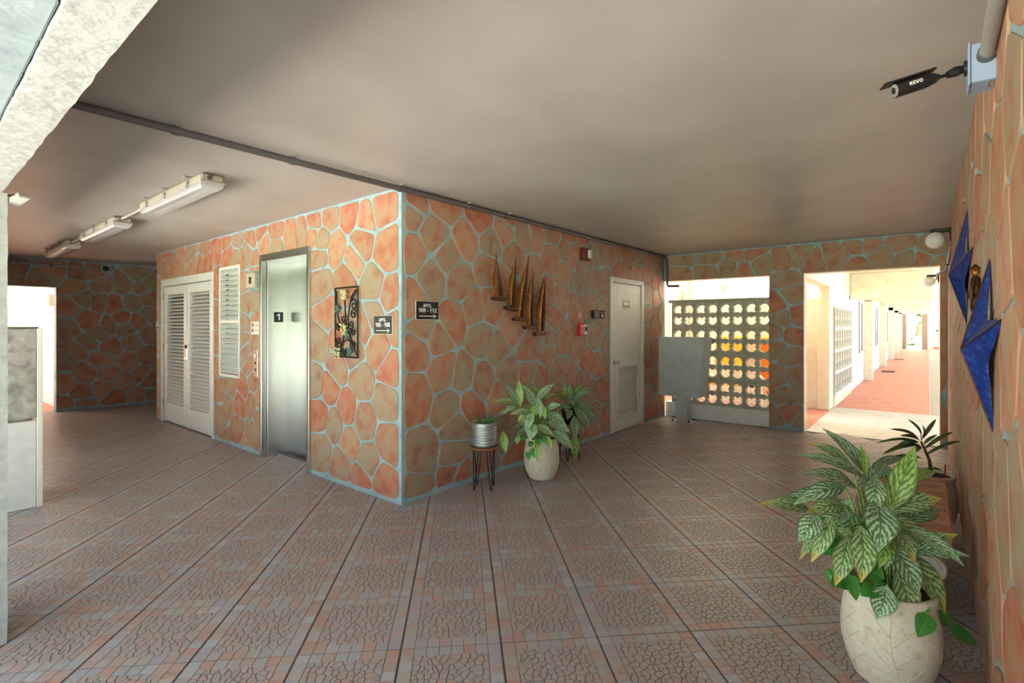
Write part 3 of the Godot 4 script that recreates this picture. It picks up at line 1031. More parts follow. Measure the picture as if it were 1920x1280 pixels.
func doors() -> void:
	# elevator
	var d := structure("door_1", "brushed stainless elevator door set back in a steel frame", "elevator door", pose(-5.057, 0, -2.52))
	part("door_frame", frame_shape(-0.515, 0.515, 0, 2.17, 0.045, 0, 0.075, -0.03, 0.03, 0.004), mt("steel_brushed"), d)
	part("reveal", frame_shape(-0.47, 0.47, 0, 2.13, 0.02, 0, 0.035, -0.26, -0.03, 0.002), mt("steel_brushed"), d)
	part("door_panel", MB.new().box(Vector3(-0.45, 0.008, -0.29), Vector3(0.45, 2.10, -0.25), 0.003), mt("steel_brushed"), d)
	part("sill", MB.new().box(Vector3(-0.45, -0.004, -0.25), Vector3(0.45, 0.006, -0.17), 0.002), mt("conduit_grey"), d)
	part("sill_slot_shade", MB.new().box(Vector3(-0.2, 0.004, -0.225), Vector3(0.45, 0.008, -0.205)), mt("iron"), d)  # dark strip laid on the sill for the shade inside its groove
	var plate := part("floor_number_plate", MB.new().box(Vector3(-0.45, 1.45, -0.2), Vector3(-0.446, 1.56, -0.1), 0.001), mt("sign_black"), d, "black plate with the number 1")
	lettering(plate, "1", 0.07, Transform3D(Basis(Vector3.UP, PI / 2), Vector3(-0.4455, 1.505, -0.15)), mt("sign_white"))

	# louvred double doors
	d = structure("door_2", "white louvred double doors in the stone wall", "double door", pose(-7.83, 0, -2.52))
	part("door_frame", frame_shape(-0.97, 0.97, 0, 2.085, 0.06, 0, 0.10, -0.10, 0.015), mt("white_gloss"), d)
	for s in [-1, 1]:
		var lx0 := -0.905 if s < 0 else 0.006
		var lx1 := -0.006 if s < 0 else 0.905
		var lf := part("door_leaf", frame_shape(lx0, lx1, 0.02, 1.975, 0.11, 0.27, 0.12, -0.05, -0.008), mt("white_gloss"), d)
		slats(lf, lx0 + 0.1, lx1 - 0.1, 0.29, 1.855, 32, 0.045, mt("white_gloss"), -0.03)
		for hy in [0.25, 1.05, 1.8]:
			part("hinge", MB.new().tube([Vector3(s * 0.912, hy, 0.004), Vector3(s * 0.912, hy + 0.09, 0.004)], 0.009, 8), mt("conduit_light"), lf)
	part("lock_plate", MB.new().box(Vector3(0.012, 0.97, -0.008), Vector3(0.05, 1.16, 0.0), 0.002), mt("chrome"), d)
	part("padlock", MB.new().box(Vector3(0.0, 1.10, 0.0), Vector3(0.04, 1.15, 0.02), 0.004), mt("iron"), d)
	part("hasp", MB.new().box(Vector3(-0.06, 0.95, -0.006), Vector3(0.08, 0.98, 0.006), 0.002), mt("chrome"), d)
	part("meeting_strip", MB.new().box(Vector3(-0.03, 1.45, -0.008), Vector3(0.03, 1.97, 0.004), 0.002), mt("white_gloss"), d)
	d = structure("window_1", "narrow white louvred vent window beside the elevator", "louvre window", pose(-6.40, 0, -2.52))
	part("window_frame", frame_shape(-0.29, 0.29, 0.80, 2.115, 0.035, 0.035, 0.035, -0.06, 0.012), mt("white_gloss"), d)
	part("mid_rail", MB.new().box(Vector3(-0.255, 1.44, -0.05), Vector3(0.255, 1.48, 0.008), 0.002), mt("white_gloss"), d)
	part("backing", MB.new().box(Vector3(-0.27, 0.82, -0.10), Vector3(0.27, 2.10, -0.09)), mt("white_gloss"), d)
	slats(d, -0.255, 0.255, 0.84, 1.44, 10, 0.07, mt("white_gloss"), -0.025)
	slats(d, -0.255, 0.255, 1.48, 2.08, 10, 0.07, mt("white_gloss"), -0.025)

	# utility door
	d = structure("door_3", "white utility door with low vent in the stone wall", "door", pose(-3.19, 0, -6.37, PI / 2))
	part("door_frame", frame_shape(-0.494, 0.494, 0, 2.05, 0.065, 0, 0.07, -0.09, 0.02), mt("white_gloss"), d)
	var leaf := part("door_leaf", frame_shape(-0.425, 0.425, 0.012, 1.975, 0.12, 0.23, 1.12, -0.035, 0.005, 0.002), mt("white_gloss"), d)
	part("vent_frame", frame_shape(-0.34, 0.34, 0.17, 0.90, 0.05, 0.05, 0.05, 0.0, 0.016, 0.003), mt("white_gloss"), leaf)
	part("vent_backing", MB.new().box(Vector3(-0.31, 0.2, -0.03), Vector3(0.31, 0.88, -0.026)), mt("white_gloss"), leaf)
	slats(leaf, -0.29, 0.29, 0.225, 0.845, 20, 0.034, mt("white_gloss"), -0.005)
	part("knob", knob_shape(), mt("chrome"), leaf, "round chrome door knob").position = Vector3(-0.37, 0.93, 0.005)
	for hy in [0.25, 1.0, 1.75]:
		part("hinge", MB.new().box(Vector3(0.418, hy, 0.003), Vector3(0.45, hy + 0.13, 0.028), 0.004), mt("white_gloss"), d)
	var sg := part("notice", MB.new().box(Vector3(-0.14, 1.60, 0.005), Vector3(0.06, 1.75, 0.0065)), mt("paper"), leaf, "small red and white notice")
	part("notice_border", frame_shape(-0.14, 0.06, 1.66, 1.75, 0.018, 0.02, 0.012, 0.0065, 0.0075, 0.0), mt("dark_red"), sg)
	for k in 3:
		part("notice_line", MB.new().box(Vector3(-0.12, 1.645 - k * 0.016, 0.0065), Vector3(0.04 - k * 0.03, 1.652 - k * 0.016, 0.007)), mt("conduit_light"), sg)


func knob_shape() -> MB:
	var b := MB.new()
	var prof := [[0.001, 0.0], [0.032, 0.0], [0.032, 0.006], [0.012, 0.012], [0.012, 0.035], [0.026, 0.042], [0.03, 0.055], [0.024, 0.066], [0.001, 0.07]]
	b.lathe(prof, 20)
	for i in b.v.size():
		b.v[i] = Vector3(b.v[i].x, -b.v[i].z, b.v[i].y)
		b.n[i] = Vector3(b.n[i].x, -b.n[i].z, b.n[i].y)
	return b


func lettering(parent: Node3D, text: String, height: float, t: Transform3D, m: Material, depth := 0.001) -> void:
	var f := SystemFont.new()
	f.font_names = PackedStringArray(["Droid Sans"])
	f.font_weight = 700
	var x := TextMesh.new()
	x.text = text
	x.font = f
	x.font_size = 64
	x.pixel_size = height / (64 * 0.72)
	x.depth = depth
	x.curve_step = 2.0
	x.material = m
	x.horizontal_alignment = HORIZONTAL_ALIGNMENT_CENTER
	x.vertical_alignment = VERTICAL_ALIGNMENT_CENTER
	var o := node("lettering", x, parent)
	o.transform = t


# ---------------------------------------------------------------- breeze blocks
func breeze_mesh(w: float, h: float, d: float, m: Material) -> ArrayMesh:
	var b := MB.new()
	var hw := w / 2
	var hh := h / 2
	var seg := 24
	var r := 0.069
	for sx in [-1, 1]:
		for sy in [-1, 1]:
			var c := Vector2(sx * 0.081, sy * 0.079)
			var lo := Vector2(minf(0, sx * hw), minf(0, sy * hh))
			var hi := Vector2(maxf(0, sx * hw), maxf(0, sy * hh))
			for k in seg:
				var q := []
				for a in [k, k + 1]:
					var dir := Vector2(cos(TAU * a / seg), sin(TAU * a / seg))
					var tx := ((hi.x if dir.x > 0 else lo.x) - c.x) / dir.x if absf(dir.x) > 1e-6 else 1e9
					var ty := ((hi.y if dir.y > 0 else lo.y) - c.y) / dir.y if absf(dir.y) > 1e-6 else 1e9
					q.append([c + dir * r, c + dir * minf(tx, ty), c + dir * (r + 0.01)])
				var i0: Vector2 = q[0][0]; var i1: Vector2 = q[1][0]
				var o0: Vector2 = q[0][1]; var o1: Vector2 = q[1][1]
				var m0: Vector2 = q[0][2]; var m1: Vector2 = q[1][2]
				b.quad(Vector3(m0.x, m0.y, d / 2), Vector3(o0.x, o0.y, d / 2), Vector3(o1.x, o1.y, d / 2), Vector3(m1.x, m1.y, d / 2))
				b.quad(Vector3(i0.x, i0.y, d / 2 - 0.012), Vector3(m0.x, m0.y, d / 2), Vector3(m1.x, m1.y, d / 2), Vector3(i1.x, i1.y, d / 2 - 0.012))
				b.quad(Vector3(o0.x, o0.y, -d / 2), Vector3(i0.x, i0.y, -d / 2), Vector3(i1.x, i1.y, -d / 2), Vector3(o1.x, o1.y, -d / 2))
				b.quad(Vector3(i0.x, i0.y, -d / 2), Vector3(i0.x, i0.y, d / 2 - 0.012), Vector3(i1.x, i1.y, d / 2 - 0.012), Vector3(i1.x, i1.y, -d / 2))
	for e in [[-hw, -hh, hw, -hh], [hw, -hh, hw, hh], [hw, hh, -hw, hh], [-hw, hh, -hw, -hh]]:
		b.quad(Vector3(e[0], e[1], -d / 2), Vector3(e[2], e[3], -d / 2), Vector3(e[2], e[3], d / 2), Vector3(e[0], e[1], d / 2))
	# raised rim and the clover petals that bite into the holes
	for o in [[-hw + 0.003, -hh + 0.003, hw - 0.003, -hh + 0.012], [-hw + 0.003, hh - 0.012, hw - 0.003, hh - 0.003]]:
		b.box(Vector3(o[0], o[1], d / 2), Vector3(o[2], o[3], d / 2 + 0.012), 0.003)
	for o in [-1, 1]:
		b.box(Vector3(o * (hw - 0.0075) - 0.0045, -hh + 0.012, d / 2), Vector3(o * (hw - 0.0075) + 0.0045, hh - 0.012, d / 2 + 0.012), 0.003)
	var disc := func(x: float, y: float, rx: float, ry: float) -> void:
		var p := PackedVector2Array()
		for k in 18:
			p.append(Vector2(x + rx * cos(TAU * k / 18), y + ry * sin(TAU * k / 18)))
		b.prism(p, -d / 2 + 0.01, d / 2 + 0.004, 0.005)
	disc.call(0.0, 0.074, 0.036, 0.052)
	disc.call(-0.081, 0.0, 0.052, 0.036)
	disc.call(0.081, 0.0, 0.052, 0.036)
	disc.call(0.0, -0.079, 0.030, 0.020)
	disc.call(-0.083, -0.03, 0.011, 0.02)
	disc.call(0.083, -0.03, 0.011, 0.02)
	return b.mesh(m)


func breeze_screens() -> void:
	var w := 0.352
	var h := 0.385
	var me := breeze_mesh(w, h, 0.09, mt("breeze_concrete"))
	var s := structure("wall_breeze_screen", "pale concrete breeze-block screen wall with clover openings", "screen wall", pose(-3.09, 0, -7.74))
	part("base_wall", MB.new().box(Vector3(-0.1, 0, -0.06), Vector3(4 * w + 0.02, 0.225, 0.055), 0.006), mt("white_wall"), s)
	part("cap", cap_shape(-0.05, 4 * w + 0.02, 0.225 + 4 * h), mt("breeze_concrete"), s)
	for i in 4:
		for j in 4:
			node("breeze_block", me, s, Vector3((i + 0.5) * w, 0.225 + (j + 0.5) * h, 0))
	s = structure("wall_walkway_screen", "breeze-block screen in the cream walkway wall", "screen wall", pose(-1.30, 0, -10.32, PI / 2))
	part("base_wall", MB.new().box(Vector3(0, 0, -0.08), Vector3(2.46, 0.2, 0.05), 0.006), mt("cream"), s)
	for j in 5:
		part("rail", MB.new().box(Vector3(0, 0.18 + j * h, 0.03), Vector3(2.46, 0.225 + j * h, 0.075), 0.006), mt("white_wall"), s)
	for i in 7:
		for j in 4:
			node("breeze_block", me, s, Vector3((i + 0.5) * w, 0.2 + (j + 0.5) * h, 0))


func cap_shape(x0: float, x1: float, y: float) -> MB:
	var b := MB.new()
	var prof := [Vector2(-0.045, 0), Vector2(0.045, 0), Vector2(0.065, 0.02), Vector2(0.065, 0.04), Vector2(-0.065, 0.04), Vector2(-0.065, 0.02)]
	for k in prof.size():
		var a: Vector2 = prof[k]
		var d: Vector2 = prof[(k + 1) % prof.size()]
		b.quad(Vector3(x0, y + a.y, a.x), Vector3(x1, y + a.y, a.x), Vector3(x1, y + d.y, d.x), Vector3(x0, y + d.y, d.x))
	for e in [x0, x1]:
		for k in range(1, prof.size() - 1):
			b.tri(Vector3(e, y + prof[0].y, prof[0].x), Vector3(e, y + prof[k].y, prof[k].x), Vector3(e, y + prof[k + 1].y, prof[k + 1].x))
	return b


# ---------------------------------------------------------------- the walkway beyond the lobby and the court beside it
func walkway() -> void:
	var s := structure("floor_walkway", "pale concrete landing and terracotta painted walkway floor", "floor")
	part("landing", MB.new().box(Vector3(-1.27, -0.15, -10.36), Vector3(0.2, -0.002, -7.76)), mt("pale_concrete"), s)
	var z := -10.36
	while z > -39.0:
		part("walk_slab", MB.new().box(Vector3(-1.45, -0.15, z - 4.78), Vector3(0.03, 0.0, z), 0.006), mt("terracotta_floor"), s)
		z -= 4.785
	part("court_floor", MB.new().box(Vector3(-6.5, -0.15, -10.0), Vector3(-1.275, -0.003, -7.76)), mt("terracotta_floor"), s)
	part("end_step", MB.new().box(Vector3(-1.5, -0.15, -44), Vector3(0.2, -0.01, -39.09)), mt("pale_concrete"), s)

	s = structure("ceiling_walkway", "cream ceiling and cross beams over the walkway, with added shading slabs", "ceiling")
	part("slab", MB.new().box(Vector3(-1.45, CEIL, -12.75), Vector3(0.45, CEIL + 0.2, -7.9)), mt("cream"), s)
	part("slab", MB.new().box(Vector3(-1.45, 2.35, -39.2), Vector3(0.08, CEIL + 0.2, -12.75)), mt("cream"), s)
	part("beam", MB.new().box(Vector3(-1.26, 1.94, -13.05), Vector3(0.075, CEIL - 0.001, -12.735), 0.01), mt("cream"), s)
	for bz in [-15.95, -21.4, -26.2, -31.0, -35.0]:
		part("beam", MB.new().box(Vector3(-1.28, 2.03, bz - 0.25), Vector3(0.07, 2.36, bz), 0.01), mt("cream"), s)

	part("added_shade_slab", MB.new().box(Vector3(-6.5, 2.72, -9.3), Vector3(-1.46, 2.92, -7.91)), mt("cream"), s)  # unseen slab added over the court to cut the sky light
	part("added_overhang", MB.new().box(Vector3(0.46, 2.52, -39.2), Vector3(2.2, 2.7, -8.42)), mt("cream"), s)  # unseen slab added to block sky light from the walkway
	part("added_overhang_strip", MB.new().box(Vector3(0.085, 2.52, -39.2), Vector3(0.46, 2.7, -12.76)), mt("cream"), s)  # continues the added light-blocking slab to the walkway edge

	# left side of the walkway
	s = structure("wall_walkway", "cream walkway wall with pilasters and a doorway to the court", "wall")
	part("header", MB.new().box(Vector3(-1.45, 2.07, -9.88), Vector3(-1.27, CEIL, -7.84), 0.004), mt("cream"), s)
	part("pilaster", MB.new().box(Vector3(-1.45, 0, -10.31), Vector3(-1.27, CEIL, -9.88), 0.006), mt("cream"), s)
	part("header", MB.new().box(Vector3(-1.45, 2.05, -12.78), Vector3(-1.27, CEIL, -10.31), 0.004), mt("cream"), s)
	part("wall_surface", MB.new().box(Vector3(-1.5, 0, -39.2), Vector3(-1.29, 2.4, -12.78)), mt("white_wall"), s)
	for bz in [-15.95, -21.4, -26.2, -31.0, -35.0]:
		part("pilaster", MB.new().box(Vector3(-1.29, 0, bz - 0.3), Vector3(-1.11, 2.2, bz), 0.006), mt("cream"), s)
	var n := 2
	for wz in [-15.0, -20.0, -25.0]:
		var win := structure("window_%d" % n, "narrow white jalousie window in the walkway wall, %s pilaster" % ["before the first", "before the second", "before the third"][n - 2], "window", pose(-1.29, 0, wz, PI / 2))
		part("window_frame", frame_shape(-0.35, 0.35, 0.75, 2.0, 0.04, 0.04, 0.04, 0.0, 0.03), mt("conduit_light"), win)
		part("pane", MB.new().box(Vector3(-0.31, 0.79, 0.004), Vector3(0.31, 1.96, 0.01)), mt("window_blue"), win)
		n += 1
	s = structure("wall_portal", "brown framed doorway closing the far end of the walkway", "doorway", pose(-0.62, 0, -38.9))
	part("frame", frame_shape(-0.68, 0.60, 0, 2.4, 0.28, 0, 0.22, -0.15, 0.1, 0.01), mottled("portal_brown", [[0.0, rgb(150, 132, 112)], [1.0, rgb(172, 154, 134)]], 1.0, 0.02, 0.7, 35), s)

	for z2 in [-19.3, -26.5]:
		var mat := thing("door_mat", "dark door mat on the walkway %s" % ["before the second pilaster", "by the pilasters near the brown portal"][0 if z2 > -20 else 1], "door mat", pose(-0.98, 0, z2), "door mats along the walkway")
		part("pile", MB.new().box(Vector3(-0.13, 0, -0.3), Vector3(0.2, 0.014, 0.3), 0.004), mt("iron"), mat)

	# the court behind the breeze screen
	s = structure("wall_court", "bright cream block wall of the court behind the breeze screen", "wall", pose(0, 0, -9.9))
	part("wall_surface", MB.new().box(Vector3(-6.5, 0, -0.2), Vector3(-1.45, 2.9, 0)), mt("cream"), s)
	for k in 2:
		part("downpipe", MB.new().tube([Vector3(-3.80 + k * 0.13, 0, 0.05), Vector3(-3.80 + k * 0.13, 2.9, 0.05)], 0.04, 12), mt("cream"), s)
	var box := thing("outlet_box", "small white outlet box on the cream court wall", "outlet box", pose(-3.02, 2.2, -9.9))
	part("box_body", MB.new().box(Vector3(-0.06, -0.05, 0), Vector3(0.06, 0.05, 0.05), 0.005), mt("white_gloss"), box)
	part("cover", MB.new().box(Vector3(-0.05, -0.04, 0.05), Vector3(0.05, 0.04, 0.056), 0.002), mt("paper"), box)
	# furniture kept there
	for k in 3:
		var x: float = [-2.75, -2.1, -1.75][k]
		var ch := thing("patio_chair", ["white strap patio chair with yellow back cushion behind the screen", "white strap patio chair with dark seat pad behind the screen", "patio chair with orange cushions beside the court doorway"][k], "chair", pose(x, -0.003, [-9.35, -9.3, -8.6][k], [0.1, -0.2, 0.35][k]))
		var cu: Material = [mt("yellow_cushion"), mt("yellow_cushion"), mt("orange_cushion")][k]
		for sx in [-0.27, 0.27]:
			part("leg", MB.new().tube([Vector3(sx, 0, 0.28), Vector3(sx, 0.62, 0.28), Vector3(sx, 0.64, -0.2)], 0.016, 8), mt("strap_white"), ch)
			part("leg", MB.new().tube([Vector3(sx, 0, -0.3), Vector3(sx, 0.45, -0.22), Vector3(sx, 1.2, -0.34)], 0.016, 8), mt("strap_white"), ch)
		part("seat_cushion", MB.new().box(Vector3(-0.26, 0.38, -0.22), Vector3(0.26, 0.46, 0.28), 0.02), cu if k != 1 else mt("black"), ch)
		part("back_cushion", MB.new().box(Vector3(-0.26, 0.62 if k != 2 else 0.44, -0.36), Vector3(0.26, 1.22, -0.27), 0.02), cu, ch)
		for j in 6:
			part("strap", MB.new().box(Vector3(-0.27, 0.12 + j * 0.04, 0.286), Vector3(0.27, 0.135 + j * 0.04, 0.292)), mt("strap_white"), ch)
			part("strap", MB.new().box(Vector3(-0.25 + j * 0.09, 0.1, 0.293), Vector3(-0.235 + j * 0.09, 0.62, 0.298)), mt("strap_white"), ch)


func far_side() -> void:
	var s := structure("wall_side_hall", "white hall wall seen through the far doorway", "wall")
	part("wall_surface", MB.new().box(Vector3(-15.5, 0, -1.95), Vector3(-11.2, 2.7, -1.75)), mt("white_wall"), s)
	part("end_wall", MB.new().box(Vector3(-15.7, 0, -1.95), Vector3(-15.5, 2.7, 1.5)), mt("cream"), s)
	part("hall_floor", MB.new().box(Vector3(-15.7, -0.15, -1.95), Vector3(-11.2, -0.002, 1.5)), mt("terracotta_floor"), s)
	var win := structure("window_5", "tall white window in the end wall of the side hall", "window", pose(-15.5, 0, -0.95, PI / 2))
	part("window_frame", frame_shape(-0.25, 0.25, 0.9, 2.1, 0.05, 0.05, 0.05, 0, 0.05), mt("white_gloss"), win)
	part("pane", MB.new().box(Vector3(-0.2, 0.95, 0.01), Vector3(0.2, 2.05, 0.02)), mt("window_blue"), win)
	win = structure("window_6", "window with grey panes in the white side hall wall", "window", pose(-13.8, 0, -1.75))
	part("window_frame", frame_shape(-0.4, 0.4, 0.9, 2.05, 0.06, 0.06, 0.06, 0, 0.05), mt("white_gloss"), win)
	part("pane", MB.new().box(Vector3(-0.34, 0.96, 0.01), Vector3(0.34, 1.44, 0.02)), mt("window_blue"), win)
	part("pane", MB.new().box(Vector3(-0.34, 1.5, 0.01), Vector3(0.34, 1.99, 0.02)), mt("window_blue"), win)
	part("mid_rail", MB.new().box(Vector3(-0.34, 1.44, 0), Vector3(0.34, 1.5, 0.05)), mt("white_gloss"), win)
	var bx := thing("meter_box", "small cream box high on the white side hall wall", "box", pose(-11.75, 1.85, -1.75))
	part("box_body", MB.new().box(Vector3(-0.12, -0.1, 0), Vector3(0.12, 0.1, 0.08), 0.006), mt("cream"), bx)
	part("cover", MB.new().box(Vector3(-0.1, -0.08, 0.08), Vector3(0.1, 0.08, 0.086), 0.002), mt("paper"), bx)

	# cabinet by the front pillar
	var c := thing("utility_cabinet", "weathered grey cabinet with peeled patch above a white lower half", "cabinet", pose(-5.36, 0, -0.70))
	part("lower_body", MB.new().box(Vector3(-0.5, 0, 0), Vector3(0, 0.675, 0.6), 0.006), mt("white_gloss"), c)
	part("upper_body", MB.new().box(Vector3(-0.5, 0.695, 0), Vector3(0, 1.39, 0.6), 0.006), mt("cabinet_grey"), c)
	part("middle_web", MB.new().box(Vector3(-0.46, 0.67, 0.04), Vector3(-0.04, 0.70, 0.56)), mt("cabinet_grey"), c)
	part("top_lid", MB.new().box(Vector3(-0.51, 1.39, -0.01), Vector3(0.008, 1.402, 0.61), 0.003), mt("conduit_grey"), c)
	part("edge_trim", MB.new().box(Vector3(-0.05, 0, -0.035), Vector3(0.004, 1.395, -0.001), 0.003), mt("paper"), c)
	var pts := PackedVector2Array()
	for k in 16:
		var rr := 0.05 + 0.010 * sin(TAU * k / 16 * 3.0) + 0.006 * cos(TAU * k / 16 * 5.0)
		pts.append(Vector2(-0.10 + rr * 1.5 * cos(TAU * k / 16), 1.17 + rr * sin(TAU * k / 16)))
	var patch := part("peeled_patch", MB.new().prism(pts, 0, 0.002, 0.0005), mt("conduit_light"), c)
	patch.rotation.y = PI / 2
	var tapep := part("old_label", MB.new().box(Vector3(-0.05, 1.24, 0), Vector3(0.0, 1.36, 0.002)), mt("conduit_light"), c)
	tapep.rotation.y = PI / 2

	# conduit and outlet on the far wall
	var p := thing("wall_conduit", "grey conduit along the top of the dark red stone wall", "pipe", pose(-10.995, 2.39, 0))
	part("pipe", MB.new().tube([Vector3(0.03, 0, -0.3), Vector3(0.03, 0, -2.23)], 0.018, 10), mt("conduit_light"), p)
	for z in [-0.8, -1.6]:
		part("clamp", MB.new().box(Vector3(0.0, -0.025, z - 0.015), Vector3(0.052, 0.025, z + 0.015), 0.004), mt("conduit_grey"), p)
	var o := thing("outlet_box", "square grey outlet box at the end of the wall conduit", "outlet box", pose(-11.0, 2.39, -2.30, PI / 2))
	part("box_body", MB.new().box(Vector3(-0.075, -0.075, 0), Vector3(0.075, 0.075, 0.06), 0.006), mt("conduit_light"), o)
	var r := MB.new().tube([Vector3(0, 0, 0.058), Vector3(0, 0, 0.075)], 0.045, 16)
	part("receptacle", r, mt("black"), o)


func outside() -> void:
	var s := structure("ground", "lawn and pale paving outside the building", "ground")
	part("paving", MB.new().box(Vector3(-16, -0.2, 0.6), Vector3(5, -0.02, 6.5)), mt("pale_concrete"), s)
	part("lawn", MB.new().box(Vector3(-40, -0.3, 6.5), Vector3(40, -0.06, 40)), mt("lawn"), s)
	part("gravel_bed", MB.new().box(Vector3(0.03, -0.2, -39.6), Vector3(2.6, -0.02, -8.4)), mt("gravel"), s)
	part("added_dark_paving", MB.new().box(Vector3(2.6, -0.2, -39.6), Vector3(24, -0.03, -8.4)), mottled("added_dark_paving", [[0.0, rgb(126, 121, 114)], [0.5, rgb(140, 135, 128)], [1.0, rgb(152, 147, 140)]], 0.7, 0.014, 0.8, 41), s)  # unseen ground added, kept dark to cut bounce into the walkway
	part("far_ground", MB.new().box(Vector3(-40, -0.3, -90), Vector3(40, -0.21, -8)), mt("pale_concrete"), s)
	var b := thing("hotel_wing", "white building wing with a door past the gravel bed", "building", pose(0, 0, -39.7))
	part("wall", MB.new().box(Vector3(-0.12, 0, -3), Vector3(9, 7, 0)), mt("white_wall"), b)
	part("step", MB.new().box(Vector3(0.25, -0.02, 0), Vector3(2.2, 0.12, 0.5), 0.01), mt("terracotta_floor"), b)
	var dr := part("door", MB.new().box(Vector3(0.28, 0.12, 0), Vector3(1.2, 2.15, 0.05), 0.006), mt("white_gloss"), b)
	part("knob", MB.new().ball(Vector3(0.42, 1.1, 0.09), Vector3(0.05, 0.05, 0.05), 10), mt("iron"), dr)
	part("lamp", MB.new().ball(Vector3(0.35, 2.6, 0.08), Vector3(0.22, 0.05, 0.12), 12), mt("conduit_grey"), b)
	var h := thing("house", "cream house with white eaves beyond the end of the walkway", "house", pose(-3.2, 0, -62))
	part("wall", MB.new().box(Vector3(-8, -0.2, -4), Vector3(8, 4.6, 0)), mt("cream"), h)
	part("eave", MB.new().box(Vector3(-8.6, 4.5, -4.5), Vector3(8.6, 5.3, 0.9), 0.05), mt("white_wall"), h)
	var hw := part("window_frame", frame_shape(1.9, 3.7, 2.1, 3.6, 0.12, 0.12, 0.12, 0, 0.1), mt("white_gloss"), h)
	part("pane", MB.new().box(Vector3(2.0, 2.2, 0.02), Vector3(3.6, 3.5, 0.05)), mt("window_blue"), hw)
	var f := FastNoiseLite.new()
	f.seed = 5
	f.frequency = 1.6
	for k in 3:
		var sh := thing("shrub", ["low olive shrub in front of the cream house", "grey green shrub beside the palm trunk", "round shrub at the walkway end by the brown portal"][k], "shrub", pose([-2.5, -1.6, -2.9][k], -0.16, [-57, -52.5, -50.5][k]))
		var m := MB.new()
		m.ball(Vector3(0, 0.6, 0), Vector3([1.6, 1.1, 0.55][k], [0.95, 0.8, 0.6][k], 1.0), 40)
		for i in m.v.size():
			m.v[i] += m.n[i] * f.get_noise_3dv(m.v[i] * 3.0 + Vector3(k * 9, 0, 0)) * 0.35
		part("foliage", m, mt("olive_shrub"), sh)
		part("stem", MB.new().tube([Vector3(0, 0, 0), Vector3(0, 0.5, 0)], 0.05, 6), mt("bark"), sh)
	palm()
	rng.seed = 71
	for k in 9:
		var sh := thing("hedge_bush", "rounded green hedge bush across the lawn in front of the lobby", "bush", pose(-19 + k * 3.7 + rng.randf_range(-0.3, 0.3), -0.06, 15.0 + rng.randf_range(-0.5, 0.5)), "hedge across the lawn")
		var m := MB.new()
		m.ball(Vector3(0, 0.6, 0), Vector3(1.45, 0.8, 1.2), 36)
		for i in m.v.size():
			m.v[i] += m.n[i] * f.get_noise_3dv(m.v[i] * 2.0 + Vector3(k * 5, 0, 0)) * 0.4
		part("foliage", m, mt("lawn"), sh)
		part("stem", MB.new().tube([Vector3(0, 0, 0), Vector3(0, 0.6, 0)], 0.08, 6), mt("bark"), sh)


func palm() -> void:
	var p := thing("palm_tree", "small green palm standing past the brown portal", "palm tree", pose(-0.62, -0.16, -46.5))
	part("trunk", MB.new().tube([Vector3(0, 0, 0), Vector3(0.06, 1.2, 0), Vector3(0, 2.3, 0)], [0.16, 0.12, 0.1], 10), mt("bark"), p)
	rng.seed = 12
	for k in 22:
		var a := TAU * k / 11.0 + rng.randf_range(-0.2, 0.2)
		var lean := rng.randf_range(-0.5, 0.9)
		var ln := rng.randf_range(1.2, 1.9)
		var y0 := 2.25 if k < 14 else rng.randf_range(0.5, 1.6)
		var st := Vector3(0, y0, 0)
		var dir := Vector3(cos(a), lean, sin(a)).normalized()
		leaf(p, st, st + dir * ln + Vector3(0, -0.35, 0), 0.34, 3 if k % 3 else 2, "frond", 0.12)


# ---------------------------------------------------------------- leaves
func leaf(parent: Node3D, p0: Vector3, p1: Vector3, w: float, kind: int, called := "leaf", arch := 0.10, facing := Vector3(0.1, 1.0, 0.25)) -> MeshInstance3D:
	var ax := p1 - p0
	var ln := ax.length()
	var t := ax / ln
	var nn := (facing - t * facing.dot(t))
	if nn.length() < 0.05:
		nn = Vector3(0.3, 0.2, 0.9) - t * Vector3(0.3, 0.2, 0.9).dot(t)
	nn = nn.normalized()
	var side := t.cross(nn).normalized()
	var rows := []
	var nv := 10
	var nu := 6
	for i in nv + 1:
		var s := float(i) / nv
		var prof: float
		if kind == 3:
			prof = pow(sin(PI * pow(s, 0.62)), 0.8)
		elif kind == 4:
			prof = pow(sin(PI * pow(s, 0.85)), 0.7)
		else:
			prof = pow(sin(PI * pow(s, 0.82)), 1.05)
		var half := w * 0.5 * maxf(prof, 0.015)
		var mid := p0 + ax * s + nn * sin(PI * s) * ln * arch
		var row := PackedVector3Array()
		for j in nu + 1:
			var a := float(j) / nu * 2.0 - 1.0
			row.append(mid + side * half * a + nn * (absf(a) * 0.22 * half - 0.06 * half * sin(s * 9.0 + a * 2.0)))
		rows.append(row)
	return part(called, MB.new().grid(rows), leaf_mat(kind), parent)


func foliage(parent: Node3D, data: Array, crown: Vector3, spread: float, stem_r := 0.0035) -> void:
	var o := parent.position
	for k in range(0, data.size(), 8):
		var a := Vector3(data[k], data[k + 1], data[k + 2]) - o
		var b := Vector3(data[k + 3], data[k + 4], data[k + 5]) - o
		var kind: int = data[k + 7]
		if kind < 3:
			var grow := (b - a) * 0.09
			a -= grow
			b += grow
		var facing := Vector3(0.35, 0.8, 0.55)
		leaf(parent, a, b, data[k + 6] * 1.18, kind, "leaf", 0.09 if kind != 3 else 0.04, facing)
		var root := crown + (Vector3(a.x, 0, a.z) - Vector3(crown.x, 0, crown.z)).limit_length(spread) * 0.6
		var mid := root.lerp(a, 0.6) + Vector3(0, root.distance_to(a) * 0.16, 0)
		var path := []
		for i in 7:
			var s := i / 6.0
			path.append(root.lerp(mid, s).lerp(mid.lerp(a, s), s))
		part("stem", MB.new().tube(path, stem_r, 6), leaf_mat(2), parent)


